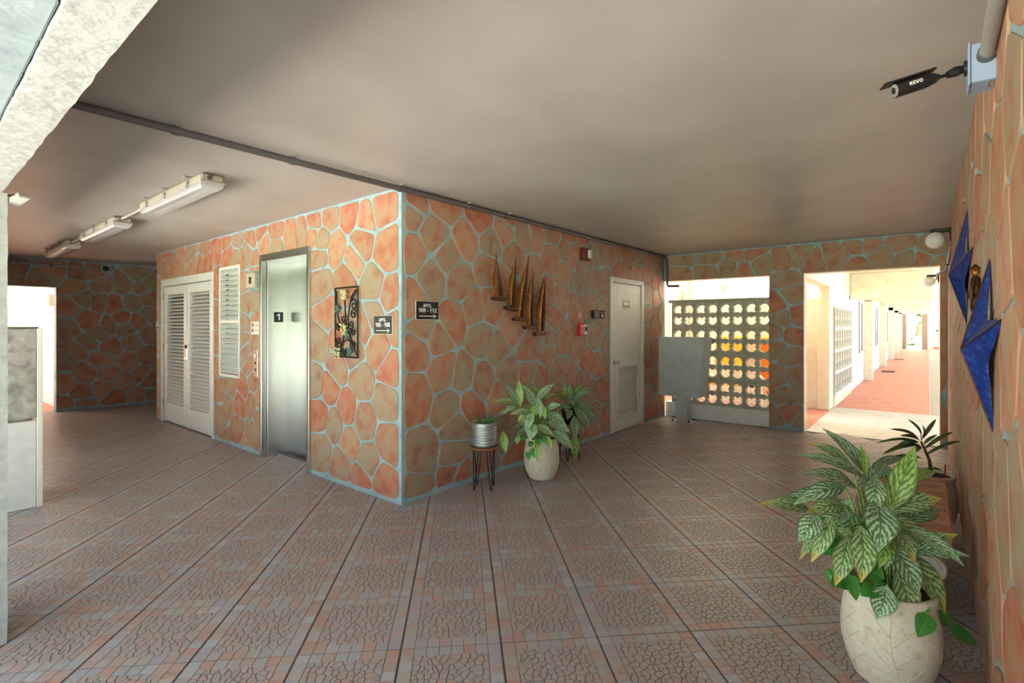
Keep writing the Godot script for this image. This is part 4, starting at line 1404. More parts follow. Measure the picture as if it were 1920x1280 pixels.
func filler(parent: Node3D, crown: Vector3, count: int, reach: float, tall: float, sd: int) -> void:
	rng.seed = sd
	var data := []
	for k in count:
		var th := TAU * k / count + rng.randf_range(-0.3, 0.3)
		var d := Vector3(cos(th), 0, sin(th))
		var a := parent.position + crown + d * reach * rng.randf_range(0.25, 0.5) + Vector3(0, tall * rng.randf_range(0.35, 0.95), 0)
		var b := a + d * reach * rng.randf_range(0.6, 1.0) + Vector3(0, tall * rng.randf_range(-0.35, 0.3), 0)
		data.append_array([a.x, a.y, a.z, b.x, b.y, b.z, a.distance_to(b) * 0.36, [0, 0, 1, 2][k % 4]])
	foliage(parent, data, crown, 0.08)


func carved_pot(parent: Node3D, scale: float) -> void:
	var prof := [[0.001, 0.0], [0.10, 0.0], [0.118, 0.012], [0.145, 0.07], [0.161, 0.14], [0.166, 0.20], [0.160, 0.27], [0.147, 0.325], [0.146, 0.345], [0.152, 0.352], [0.152, 0.372], [0.146, 0.38], [0.134, 0.378], [0.132, 0.35], [0.001, 0.345]]
	var q := []
	for p in prof:
		q.append([p[0] * scale, p[1] * scale])
	var b := MB.new().lathe(q, 48)
	var pot := part("pot", b, mt("pot_clay"), parent)
	var radius := func(y: float) -> float:
		for i in range(1, prof.size()):
			if prof[i][1] >= y and prof[i][0] > 0.09:
				var f: float = (y - prof[i - 1][1]) / maxf(prof[i][1] - prof[i - 1][1], 1e-4)
				return lerpf(prof[i - 1][0], prof[i][0], f)
		return 0.15
	# carved leaf: a rib and side veins, wrapped on the belly of the pot
	for face in 5:
		var base := TAU * face / 5.0
		var rib := MB.new()
		for k in range(-1, 6):
			var pts := []
			for i in 9:
				var s := i / 8.0
				var y: float
				var th: float
				if k < 0:
					y = lerpf(0.05, 0.31, s)
					th = base + 0.25 * sin(s * 2.0)
				else:
					var y0 := 0.06 + k * 0.036
					y = minf(y0 + s * 0.085, 0.315)
					th = base + 0.25 * sin((y0 - 0.05) / 0.26 * 2.0) + s * 0.5 * (1.0 if k % 2 else -1.0)
				var r: float = radius.call(y) - 0.0012
				pts.append(Vector3(r * cos(th), y, r * sin(th)) * scale)
			rib.tube(pts, 0.0028 * scale, 5)
		part("carved_vein", rib, mt("pot_line"), pot)
	part("soil", MB.new().lathe([[0.001, 0.362 * scale], [0.133 * scale, 0.358 * scale]], 24), mt("soil"), parent)


func hairpin_stand(label: String, at: Vector3, h: float, turn: float) -> void:
	var s := thing("plant_stand", label, "plant stand", pose(at.x, 0, at.z, turn), "hairpin plant stands")
	part("top", MB.new().lathe([[0.001, h - 0.022], [0.12, h - 0.022], [0.124, h - 0.016], [0.124, h - 0.005], [0.12, h], [0.001, h]], 36), mt("stand_wood"), s, "round reddish wooden top")
	for k in 4:
		var a := TAU * k / 4 + 0.5
		var out := Vector3(cos(a), 0, sin(a))
		var sd := Vector3(-sin(a), 0, cos(a))
		var foot := out * 0.105 + Vector3(0, 0.004, 0)
		part("leg", MB.new().tube([out * 0.085 + sd * 0.04 + Vector3(0, h - 0.022, 0), foot + sd * 0.006 + Vector3(0, 0.008, 0), foot, foot - sd * 0.006 + Vector3(0, 0.008, 0), out * 0.085 - sd * 0.04 + Vector3(0, h - 0.022, 0)], 0.0045, 6), mt("iron"), s, "black hairpin leg")


func plants() -> void:
	# cream pot with silver-green plant by the stone wall
	var p := thing("potted_plant", "silver green leafy plant in carved cream pot against the stone wall", "potted plant", pose(-2.775, 0, -3.81))
	carved_pot(p, 1.0)
	foliage(p, LEAVES_POT, Vector3(0, 0.36, 0), 0.1)
	filler(p, Vector3(0, 0.36, 0), 12, 0.2, 0.28, 21)
	# its neighbours on hairpin stands
	hairpin_stand("hairpin plant stand under the ribbed metal pot", Vector3(-2.985, 0, -3.25), 0.37, 0.3)
	p = thing("potted_succulent", "spiky green succulent in ribbed galvanized metal pot", "potted plant", pose(-2.985, 0.37, -3.25))
	var prof := [[0.001, 0.0], [0.102, 0.0]]
	for k in 8:
		prof.append([0.1025, 0.010 + k * 0.0225])
		prof.append([0.1045, 0.014 + k * 0.0225])
		prof.append([0.1115, 0.0215 + k * 0.0225])
		prof.append([0.1045, 0.029 + k * 0.0225])
	prof.append_array([[0.106, 0.2], [0.109, 0.206], [0.1, 0.206], [0.098, 0.18], [0.001, 0.18]])
	part("pot", MB.new().lathe(prof, 40), mt("galvanized"), p, "ribbed galvanized pot")
	part("soil", MB.new().lathe([[0.001, 0.186], [0.098, 0.184]], 24), mt("soil"), p)
	rng.seed = 9
	for k in 18:
		var a := TAU * k / 9.0 + rng.randf_range(-0.2, 0.2)
		var up := 0.9 if k > 9 else 0.35
		var d := Vector3(cos(a), up + rng.randf_range(-0.1, 0.2), sin(a)).normalized()
		var st := Vector3(cos(a) * 0.015, 0.185, sin(a) * 0.015)
		var path := []
		var rad := []
		for i in 6:
			var s := i / 5.0
			path.append(st + d * 0.12 * s + Vector3(0, -0.02 * s * s, 0))
			rad.append(lerpf(0.012, 0.001, s))
		part("spike_leaf", MB.new().tube(path, rad, 7), leaf_mat(3 if k % 3 else 4), p)
	hairpin_stand("hairpin plant stand half hidden behind the cream pot", Vector3(-2.93, 0, -4.52), 0.385, 0.9)
	p = thing("potted_plant", "smaller silver green plant drooping from a hairpin stand", "potted plant", pose(-2.93, 0.385, -4.52))
	part("pot", MB.new().lathe([[0.001, 0.0], [0.065, 0.0], [0.09, 0.15], [0.096, 0.152], [0.096, 0.165], [0.086, 0.165], [0.084, 0.14], [0.001, 0.14]], 28), mt("black"), p, "dark round pot")
	part("soil", MB.new().lathe([[0.001, 0.146], [0.085, 0.144]], 20), mt("soil"), p)
	foliage(p, LEAVES_STAND, Vector3(0, 0.14, 0), 0.05)
	filler(p, Vector3(0, 0.14, 0), 7, 0.15, 0.16, 22)
	# the big one by the right-hand wall
	p = thing("potted_plant", "large silver green plant with yellowed tips in carved cream pot before bench", "potted plant", pose(-0.12, 0, -2.53))
	carved_pot(p, 1.0)
	foliage(p, LEAVES_BIG, Vector3(0, 0.36, 0), 0.1, 0.0042)
	filler(p, Vector3(0, 0.36, 0), 11, 0.2, 0.3, 24)
	foliage(p, LEAVES_TRAIL, Vector3(0.02, 0.36, 0.05), 0.1, 0.003)
	part("support_stake", MB.new().tube([Vector3(-0.07, 0.35, 0.0), Vector3(-0.10, 0.62, -0.02)], 0.006, 6), mt("stand_wood"), p, "reddish wooden stake")
	# dragon plant behind the bench
	p = thing("potted_plant", "dark narrow-leaved plant in a pot behind the bench", "potted plant", pose(0.0, 0, -4.62))
	carved_pot(p, 1.0)
	var o := p.position
	var top := Vector3(LEAVES_DRAC[0], LEAVES_DRAC[1], LEAVES_DRAC[2]) - o
	part("trunk", MB.new().tube([Vector3(0.02, 0.35, 0.0), Vector3(0.02, 0.35, 0.0).lerp(top, 0.5) + Vector3(0.015, 0, 0), top], [0.012, 0.01, 0.007], 8), mt("bark"), p)
	for k in range(0, LEAVES_DRAC.size(), 8):
		var a := Vector3(LEAVES_DRAC[k], LEAVES_DRAC[k + 1], LEAVES_DRAC[k + 2]) - o
		var b := Vector3(LEAVES_DRAC[k + 3], LEAVES_DRAC[k + 4], LEAVES_DRAC[k + 5]) - o
		leaf(p, a, b, LEAVES_DRAC[k + 6], 4, "leaf", 0.12, Vector3(0.3, 0.8, 0.5))
	part("support_stake", MB.new().tube([Vector3(0.09, 0.35, 0.05), Vector3(0.09, 0.46, 0.05)], 0.004, 6), mt("red"), p, "thin red stake")


# ---------------------------------------------------------------- bench
func bench() -> void:
	var b := thing("bench", "terracotta slab bench on white scroll pedestals along the wall", "bench", pose(-0.115, 0, -3.63))
	part("seat", MB.new().box(Vector3(-0.21, 0.39, -0.57), Vector3(0.21, 0.45, 0.57), 0.012), mt("bench_clay"), b, "terracotta coloured slab seat")
	for s in [-1, 1]:
		var z: float = s * 0.47
		var ped := part("pedestal", pedestal_shape(), mt("bench_stone"), b, "white carved scroll pedestal")
		ped.position.z = z - 0.045
		for sx in [-1, 1]:
			for sp in [[0.155, 0.355, 0.03], [0.115, 0.265, 0.06], [0.135, 0.075, 0.035]]:
				var path := []
				for k in 26:
					var th := k * 0.5
					var rr: float = sp[2] * (1.0 - k / 28.0)
					path.append(Vector3(sx * (sp[0] - 0.01 + rr * cos(th)), sp[1] + rr * sin(th), 0.09))
				part("scroll", MB.new().tube(path, 0.004, 5), mt("bench_stone"), ped)


func pedestal_shape() -> MB:
	# half outline from the bottom, mirrored
	var half := [Vector2(0.16, 0.0), Vector2(0.165, 0.03)]
	for k in 9:
		var th := -PI / 2 + PI * k / 8
		half.append(Vector2(0.135 + 0.036 * cos(th), 0.075 + 0.036 * sin(th)))
	half.append(Vector2(0.10, 0.135))
	half.append(Vector2(0.095, 0.17))
	for k in 11:
		var th := -PI / 2 + 0.2 + (PI * 0.9) * k / 10
		half.append(Vector2(0.12 + 0.066 * cos(th), 0.262 + 0.066 * sin(th)))
	for k in 9:
		var th := -PI / 2 + 0.4 + (PI * 0.85) * k / 8
		half.append(Vector2(0.165 + 0.036 * cos(th), 0.352 + 0.036 * sin(th)))
	half.append(Vector2(0.15, 0.39))
	var p := PackedVector2Array()
	for q in half:
		p.append(q)
	for k in range(half.size() - 1, -1, -1):
		p.append(Vector2(-half[k].x, half[k].y))
	return MB.new().prism(p, 0, 0.09, 0.006)


# ---------------------------------------------------------------- lights and pipes on the ceiling
func ceiling_things() -> void:
	var xs := [-4.66, -6.92, -9.12]
	for k in 3:
		var t := thing("ceiling_light", ["unlit fluorescent fixture with clear cover nearest the white pillar", "middle unlit fluorescent fixture of the row of three", "unlit fluorescent fixture with round end caps by the dark red wall"][k], "light fixture", pose(xs[k], CEIL, -1.44), "fluorescent ceiling fixtures")
		var half := 0.71
		part("housing", MB.new().box(Vector3(-half, -0.06, -0.075), Vector3(half, -0.008, 0.075), 0.012), mt("fixture_beige"), t)
		part("rim", MB.new().box(Vector3(-half - 0.012, -0.068, -0.085), Vector3(half + 0.012, -0.058, 0.085), 0.004), mt("fixture_beige"), t)
		var cov := MB.new()
		var rows := []
		for e in [[half, -0.066, 0.076], [half - 0.01, -0.09, 0.074], [half - 0.03, -0.108, 0.06], [half - 0.05, -0.112, 0.02]]:
			rows.append(PackedVector3Array([Vector3(-e[0], e[1], -e[2]), Vector3(e[0], e[1], -e[2]), Vector3(e[0], e[1], e[2]), Vector3(-e[0], e[1], e[2])]))
		for i in rows.size() - 1:
			for j in 4:
				cov.qo(rows[i][j], rows[i][(j + 1) % 4], rows[i + 1][(j + 1) % 4], rows[i + 1][j], Vector3(0, -0.05, 0))
		cov.quad(rows[3][0], rows[3][1], rows[3][2], rows[3][3])
		part("clear_cover", cov, mt("diffuser"), t, "clear plastic cover")
		for z in [-0.035, 0.035]:
			part("tube_lamp", MB.new().tube([Vector3(-half + 0.05, -0.082, z), Vector3(half - 0.05, -0.082, z)], 0.013, 10), mt("globe_glass"), t)
			part("lamp_holder", MB.new().box(Vector3(half - 0.05, -0.1, z - 0.014), Vector3(half - 0.03, -0.068, z + 0.014), 0.003), mt("paper"), t)
		var plug := MB.new().tube([Vector3(half - 0.005, -0.034, 0.02), Vector3(half + 0.012, -0.034, 0.02)], 0.017, 14)
		part("knockout_plug", plug, mt("conduit_grey"), t)
		for x in [-0.5, -0.05, 0.45]:
			part("clip", MB.new().box(Vector3(x, -0.08, 0.078), Vector3(x + 0.03, -0.03, 0.092), 0.003), mt("conduit_light"), t)
			part("bracket", MB.new().box(Vector3(x, -0.01, -0.11), Vector3(x + 0.05, 0.0, 0.11), 0.002), mt("conduit_light"), t)
	for k in 2:
		var t := thing("conduit", ["beige conduit joining the middle ceiling fixture to the one nearest the white pillar", "beige conduit joining the middle ceiling fixture to the one by the dark red wall"][k], "pipe", pose(xs[k] - 0.71, CEIL - 0.034, -1.42), "short conduits between the ceiling fixtures")
		part("pipe", MB.new().tube([Vector3(0, 0, 0), Vector3(-0.82, 0, 0)], 0.012, 10), mt("fixture_beige"), t)
		part("coupling", MB.new().tube([Vector3(-0.77, 0, 0), Vector3(-0.80, 0, 0)], 0.019, 10), mt("conduit_grey"), t)
	# the long pipe
	var p := thing("ceiling_pipe", "long grey conduit pipe along the ceiling and top of the stone wall", "pipe", pose(-3.155, CEIL - 0.03, 0))
	part("pipe", MB.new().tube([Vector3(0, 0, -0.31), Vector3(0, 0, -7.52), Vector3(0.01, -0.01, -7.575), Vector3(0.02, -0.06, -7.59), Vector3(0.03, -0.41, -7.59), Vector3(0.05, -0.45, -7.59), Vector3(0.22, -0.455, -7.6)], 0.021, 12), mt("conduit_grey"), p)
	for z in [-0.95, -1.6, -2.45, -3.2, -3.75, -4.5, -5.3, -6.2, -7.0]:
		part("coupling", MB.new().tube([Vector3(0, 0, z), Vector3(0, 0, z - 0.035)], 0.026, 12), mt("conduit_grey"), p)
		part("strap", MB.new().box(Vector3(-0.03, 0.02, z - 0.03), Vector3(0.05, 0.03, z - 0.01), 0.002), mt("conduit_light"), p)
	# floodlight under the beam by the pillar
	var f := thing("floodlight", "small grey floodlight under the beam at the white pillar", "light fixture", pose(-3.165, 1.99, -0.35, 0.4))
	f.scale = Vector3.ONE * 0.5
	part("mount", MB.new().box(Vector3(-0.05, 0.0, -0.01), Vector3(0.05, 0.012, 0.06), 0.003), mt("iron"), f)
	var hd := part("lamp_head", MB.new().box(Vector3(-0.09, -0.04, -0.05), Vector3(0.09, 0.0, 0.05), 0.008), mt("conduit_light"), f)
	hd.rotation.z = 0.35
	part("lens", MB.new().box(Vector3(-0.08, -0.044, -0.042), Vector3(0.08, -0.04, 0.042)), mt("globe_glass"), hd)


# ---------------------------------------------------------------- signs and fittings on the elevator core
func apt_sign(label: String, lines: Array, t: Transform3D, w: float, h: float) -> void:
	var s := thing("apartment_sign", label, "sign", t, "black apartment signs")
	part("plate", MB.new().box(Vector3(-w / 2, -h / 2, 0), Vector3(w / 2, h / 2, 0.008), 0.0015), mt("sign_black"), s)
	part("edge", MB.new().box(Vector3(-w / 2 - 0.003, -h / 2 - 0.003, 0), Vector3(w / 2 + 0.003, h / 2 + 0.003, 0.004), 0.001), mt("sign_white"), s)
	lettering(s, lines[0], 0.026, Transform3D(Basis(), Vector3(0, h * 0.27, 0.0085)), mt("sign_white"))
	lettering(s, lines[1], 0.034, Transform3D(Basis(), Vector3(0, h * 0.0, 0.0085)), mt("sign_white"))
	var a := MB.new()
	var y := -h * 0.32
	a.box(Vector3(-w * 0.38, y - 0.003, 0.008), Vector3(w * 0.34, y + 0.003, 0.0092))
	var tip := Vector3(w * 0.38, y, 0.0086)
	for sy in [-1, 1]:
		a.tube([tip, tip + Vector3(-0.026, sy * 0.015, 0)], 0.003, 4)
	part("arrow", a, mt("sign_white"), s)


func wall_things() -> void:
	apt_sign("black sign reading APTS. 109-112 beside the wall corner", ["APTS.", "109 - 112"], on_center(2.774, 1.536, 0.007), 0.236, 0.146)
	apt_sign("black sign reading APTS. 105-108 beside the grape wall art", ["APTS.", "105 - 108"], on_left(-3.414, 1.418, 0.007), 0.236, 0.146)
	apt_sign("small black sign beside the louvred double doors", ["APTS.", "101 - 104"], on_left(-8.93, 1.41, 0.007), 0.2, 0.15)

	# wrought grape panel
	var g := thing("grape_wall_art", "black wrought iron scroll panel with grape clusters beside the elevator", "wall art", on_left(-3.918, 1.44, 0.02))
	var hw := 0.172
	var hh := 0.302
	for e in [[-hw, -hh, hw, -hh], [hw, -hh, hw, hh], [hw, hh, -hw, hh], [-hw, hh, -hw, -hh]]:
		var path := []
		var n := 40
		for k in n + 1:
			var s := float(k) / n
			path.append(Vector3(lerpf(e[0], e[2], s), lerpf(e[1], e[3], s), 0.006 + 0.0015 * sin(k * 1.3)))
		part("frame_bar", MB.new().tube(path, 0.0075, 5), mt("iron"), g)
	var scroll := func(pts: Array, cx: float, cy: float, r: float, dir: float, a0: float) -> void:
		var path := []
		for q in pts:
			path.append(Vector3(q[0], q[1], 0.008))
		for k in 22:
			var th := a0 + dir * k * 0.42
			var rr := r * (1.0 - k / 25.0)
			path.append(Vector3(cx + rr * cos(th), cy + rr * sin(th), 0.008))
		part("scroll", MB.new().tube(path, 0.0065, 6), mt("iron"), g)
	scroll.call([[0.15, 0.28], [0.08, 0.22], [0.05, 0.12], [0.03, 0.0], [0.04, -0.05]], 0.075, -0.02, 0.045, 1.0, PI)
	scroll.call([[0.15, 0.27], [0.09, 0.2]], 0.115, 0.15, 0.05, -1.0, 2.6)
	scroll.call([[0.16, 0.1]], 0.115, 0.07, 0.048, 1.0, 0.4)
	scroll.call([[-0.15, 0.28], [-0.15, 0.1], [-0.1, 0.0], [-0.04, -0.03]], -0.04, 0.02, 0.045, 1.0, -1.6)
	scroll.call([[-0.02, 0.2], [-0.01, 0.08], [0.0, -0.03], [0.05, -0.1], [0.1, -0.18]], 0.09, -0.19, 0.04, -1.0, 0.4)
	scroll.call([[-0.03, -0.1], [-0.06, -0.2], [-0.1, -0.22]], -0.115, -0.17, 0.045, -1.0, -1.6)
	scroll.call([[-0.16, 0.0]], -0.125, -0.05, 0.035, -1.0, 2.8)
	scroll.call([[0.06, -0.06]], 0.11, -0.09, 0.03, -1.0, 3.0)
	scroll.call([[0.16, -0.28], [0.12, -0.2], [0.04, -0.15], [-0.06, -0.17], [-0.1, -0.24]], -0.06, -0.25, 0.035, 1.0, 3.1)
	scroll.call([[-0.12, -0.21]], -0.145, -0.235, 0.025, -1.0, 0.5)
	scroll.call([[0.0, -0.23]], -0.02, -0.265, 0.03, -1.0, 1.2)
	rng.seed = 4
	for c in [[-0.02, 0.24], [-0.02, -0.06], [-0.115, -0.27]]:
		var cl := MB.new()
		for k in 22:
			var y := rng.randf_range(-0.045, 0.045)
			var wd := 0.04 * (0.5 + 0.5 * (y + 0.045) / 0.09) + 0.008
			cl.ball(Vector3(c[0] + rng.randf_range(-wd, wd), c[1] + y, 0.016 + rng.randf_range(0, 0.012)), Vector3(0.0095, 0.0095, 0.0095), 8)
		part("grape_cluster", cl, mt("grape"), g, "pale green grape cluster")
	for c in [[-0.13, 0.12], [0.06, -0.25], [0.02, -0.11]]:
		var pts := PackedVector2Array()
		for k in 20:
			var rr := 0.034 + 0.014 * cos(k * TAU / 4)
			pts.append(Vector2(c[0] + rr * cos(TAU * k / 20), c[1] + rr * 1.2 * sin(TAU * k / 20)))
		part("vine_leaf", MB.new().prism(pts, 0.012, 0.017, 0.002), mt("verdigris"), g, "blue green metal vine leaf")

	# sailing fleet
	var fl := thing("sailboat_wall_sculpture", "bronze sculpture of a fleet of sailboats on the stone wall", "wall art", on_center(0, 0, 0.0))
	for k in range(0, BOATS.size(), 6):
		var a := Vector2(BOATS[k], BOATS[k + 1])
		var b := Vector2(BOATS[k + 2], BOATS[k + 3])
		var top := Vector2(BOATS[k + 4], BOATS[k + 5])
		var front := k < 30
		if front:
			var wide := (b - a) * 0.14
			a -= wide
			b += wide
		var z := 0.055 if front else 0.025
		for sd in 2:
			var rows := []
			for i in 9:
				var s := i / 8.0
				var row := PackedVector3Array()
				for j in 5:
					var f := j / 4.0
					var lo := a.lerp(b, lerpf(0.0, 0.55, f) if sd == 0 else lerpf(0.5, 1.0, f))
					var bow := sin(PI * s) * (-0.035 if sd == 0 else 0.012) * (1.0 - f * 0.6)
					var q := lo.lerp(top, s) + Vector2(bow, 0)
					row.append(Vector3(q.x, q.y, z + sin(PI * f) * 0.022 * (1.0 - s)))
				rows.append(row)
			part("sail", MB.new().grid(rows), mt("bronze_amber") if (sd == 0) == front else mt("bronze_dark"), fl)
		part("mast", MB.new().tube([Vector3(lerpf(a.x, b.x, 0.55), lerpf(a.y, b.y, 0.55) - 0.02, z), Vector3(top.x, top.y + 0.02, z)], 0.003, 5), mt("bronze_dark"), fl)
		var hull := PackedVector2Array([Vector2(a.x - 0.03, a.y - 0.012), Vector2(a.x - 0.01, a.y - 0.04), Vector2(b.x, b.y - 0.045), Vector2(b.x + 0.035, b.y - 0.016)])
		part("hull", MB.new().prism(hull, z - 0.02, z + 0.02, 0.006), mt("bronze_dark"), fl)
		part("wall_pin", MB.new().tube([Vector3((a.x + b.x) / 2, a.y - 0.025, 0.0), Vector3((a.x + b.x) / 2, a.y - 0.025, z)], 0.004, 5), mt("iron"), fl)

	# fire alarm fittings by the utility door
	var s := thing("alarm_strobe", "dark red fire alarm with white strobe high on stone wall", "fire alarm", on_center(5.245, 2.262, 0.0))
	part("back_plate", MB.new().box(Vector3(-0.105, -0.075, 0), Vector3(0.075, 0.075, 0.045), 0.008), mt("dark_red"), s)
	part("strobe", MB.new().box(Vector3(0.0, -0.045, 0.045), Vector3(0.075, 0.055, 0.075), 0.01), mt("paper"), s, "white strobe lens")
	for k in 3:
		part("marking", MB.new().box(Vector3(0.03, 0.02 - k * 0.025, 0.075), Vector3(0.045, 0.032 - k * 0.025, 0.0765)), mt("conduit_light"), s)
	s = thing("fire_sign", "small square red sign above the fire alarm pull", "sign", on_center(5.142, 1.533, 0.004))
	part("plate", MB.new().box(Vector3(-0.06, -0.045, 0), Vector3(0.06, 0.045, 0.004), 0.001), mt("red"), s)
	for k in 4:
		part("print_line", MB.new().box(Vector3(-0.045, 0.026 - k * 0.018, 0.004), Vector3(0.045 - 0.012 * (k % 2), 0.032 - k * 0.018, 0.0048)), mt("paper"), s)
	s = thing("fire_alarm_pull", "red and white fire alarm pull station below the red sign", "fire alarm", on_center(5.155, 1.365, 0.0))
	part("back_box", MB.new().box(Vector3(-0.075, -0.075, 0), Vector3(0.075, 0.075, 0.05), 0.008), mt("red"), s)
	part("face", MB.new().box(Vector3(0.005, -0.06, 0.05), Vector3(0.068, 0.065, 0.056), 0.002), mt("paper"), s)
	part("pull_bar", MB.new().box(Vector3(0.015, -0.02, 0.056), Vector3(0.06, 0.03, 0.075), 0.004), mt("black"), s)
	lettering(s, "FIRE", 0.018, Transform3D(Basis(), Vector3(-0.035, 0.04, 0.051)), mt("paper"))
	s = thing("entry_keypad", "black entry box with small red mark beside the utility door", "keypad", on_center(5.54, 1.55, 0.0))
	part("box_body", MB.new().box(Vector3(-0.14, -0.05, 0), Vector3(0.13, 0.05, 0.05), 0.01), mt("black"), s)
	part("panel", MB.new().box(Vector3(0.0, -0.04, 0.05), Vector3(0.1, 0.04, 0.056), 0.004), mt("iron"), s)
	part("sticker", MB.new().box(Vector3(0.03, -0.03, 0.056), Vector3(0.07, -0.005, 0.0575)), mt("paper"), s)
	part("red_mark", MB.new().box(Vector3(0.005, 0.012, 0.056), Vector3(0.05, 0.032, 0.0575)), mt("red"), s)

	# elevator fittings
	s = thing("position_indicator", "cream indicator box on blue plate left of the elevator", "indicator", on_left(-5.72, 1.905, 0.004))
	part("back_plate", MB.new().box(Vector3(-0.14, -0.11, 0), Vector3(0.13, 0.11, 0.008), 0.002), mt("block_blue"), s)
	part("box_body", MB.new().box(Vector3(-0.12, -0.08, 0.008), Vector3(0.09, 0.085, 0.05), 0.006), mt("fixture_beige"), s)
	part("window", MB.new().box(Vector3(-0.045, -0.035, 0.05), Vector3(0.01, 0.04, 0.052)), mt("black"), s)
	s = thing("fire_notice", "small white elevator fire notice with red pictograms", "notice", on_left(-5.72, 1.385, 0.007))
	part("plate", MB.new().box(Vector3(-0.095, -0.07, 0), Vector3(0.095, 0.07, 0.003), 0.0008), mt("paper"), s)
	for k in 2:
		part("pictogram", MB.new().box(Vector3(-0.075, 0.01 - k * 0.06, 0.003), Vector3(-0.035, 0.055 - k * 0.06, 0.0036)), mt("red"), s)
		part("print_line", MB.new().box(Vector3(-0.01, 0.025 - k * 0.06, 0.003), Vector3(0.075, 0.04 - k * 0.06, 0.0036)), mt("conduit_light"), s)
	s = thing("call_button_panel", "narrow steel call button panel beside the elevator", "button panel", on_left(-5.70, 1.0, 0.007))
	part("plate", MB.new().box(Vector3(-0.05, -0.15, 0), Vector3(0.05, 0.15, 0.006), 0.002), mt("steel_brushed"), s)
	part("button", MB.new().tube([Vector3(0, 0.08, 0.006), Vector3(0, 0.08, 0.014)], 0.02, 14), mt("globe_glass"), s)
	part("keyhole", MB.new().tube([Vector3(0, 0.0, 0.006), Vector3(0, 0.0, 0.01)], 0.012, 10), mt("iron"), s)
	part("keyhole", MB.new().tube([Vector3(0, -0.07, 0.006), Vector3(0, -0.07, 0.01)], 0.012, 10), mt("iron"), s)

	# grey board on a post before the breeze screen
	s = thing("pedestal_board", "big grey metal hooded board on a post before the breeze screen", "board", pose(-2.785, 0, -7.36))
	part("base_plate", MB.new().box(Vector3(-0.15, 0, -0.13), Vector3(0.15, 0.012, 0.13), 0.003), mt("grey_enamel"), s)
	part("post", MB.new().box(Vector3(-0.09, 0.012, -0.07), Vector3(0.09, 0.45, 0.07), 0.006), mt("grey_enamel"), s)
	for q in [[-0.12, 0.1], [0.12, 0.1], [-0.12, -0.1], [0.12, -0.1]]:
		part("bolt", MB.new().tube([Vector3(q[0], 0.012, q[1]), Vector3(q[0], 0.035, q[1])], 0.012, 6), mt("iron"), s)
	var pan := PackedVector2Array([Vector2(-0.335, 0.375), Vector2(0.255, 0.375), Vector2(0.335, 1.245), Vector2(-0.335, 1.245)])
	part("front_panel", MB.new().prism(pan, 0.085, 0.10, 0.004), mt("grey_enamel"), s)
	var hood := MB.new()
	hood.box(Vector3(-0.335, 0.40, -0.05), Vector3(-0.325, 1.245, 0.085), 0.002)
	hood.box(Vector3(-0.325, 1.235, -0.05), Vector3(0.40, 1.245, 0.085), 0.002)
	hood.quad(Vector3(0.255, 0.375, 0.085), Vector3(0.32, 0.40, -0.05), Vector3(0.40, 1.245, -0.05), Vector3(0.335, 1.245, 0.085))
	hood.quad(Vector3(0.247, 0.375, 0.085), Vector3(0.327, 1.245, 0.085), Vector3(0.392, 1.245, -0.05), Vector3(0.312, 0.40, -0.05))
	part("hood", hood, mt("grey_enamel"), s)
	part("back_panel", MB.new().box(Vector3(-0.32, 0.41, -0.055), Vector3(0.31, 1.24, -0.045), 0.002), mt("grey_enamel"), s)


# ---------------------------------------------------------------- right-hand wall
func star(label: String, top: Vector2, bottom: Vector2, near: Vector2, far_pt: Vector2, apex: Vector2, out: float) -> void:
	var t := thing("star_wall_sculpture", label, "wall art", on_right(apex.x, apex.y, 0.008), "folded blue metal stars")
	var pts := []
	for q in [top, near, bottom, far_pt]:
		pts.append(Vector3(q.x - apex.x, q.y - apex.y, 0.0))
	var a := Vector3(0, 0, out)
	var inner := []
	for k in 4:
		var m: Vector3 = (pts[k] + pts[(k + 1) % 4]) * 0.24
		m.z = out * 0.25
		inner.append(m)
	for k in 4:
		var b := MB.new()
		var p: Vector3 = pts[k]
		var l: Vector3 = inner[(k + 3) % 4]
		var r: Vector3 = inner[k]
		var th := Vector3(0, 0, 0.004)
		for f in [[a, l, p], [a, p, r]]:
			b.tri(f[0], f[1], f[2])
			b.tri(f[0] - th, f[2] - th, f[1] - th)
			for e in 3:
				b.quad(f[e] - th, f[(e + 1) % 3] - th, f[(e + 1) % 3], f[e])
		part("point", b, mt("blue_enamel"), t)
	for k in 4:
		part("edge_bead", MB.new().tube([a, pts[k]], 0.003, 5), mt("bronze_dark"), t)
	part("wall_stud", MB.new().tube([Vector3(0, 0, -0.008), Vector3(0, 0, out * 0.9)], 0.008, 6), mt("iron"), t)


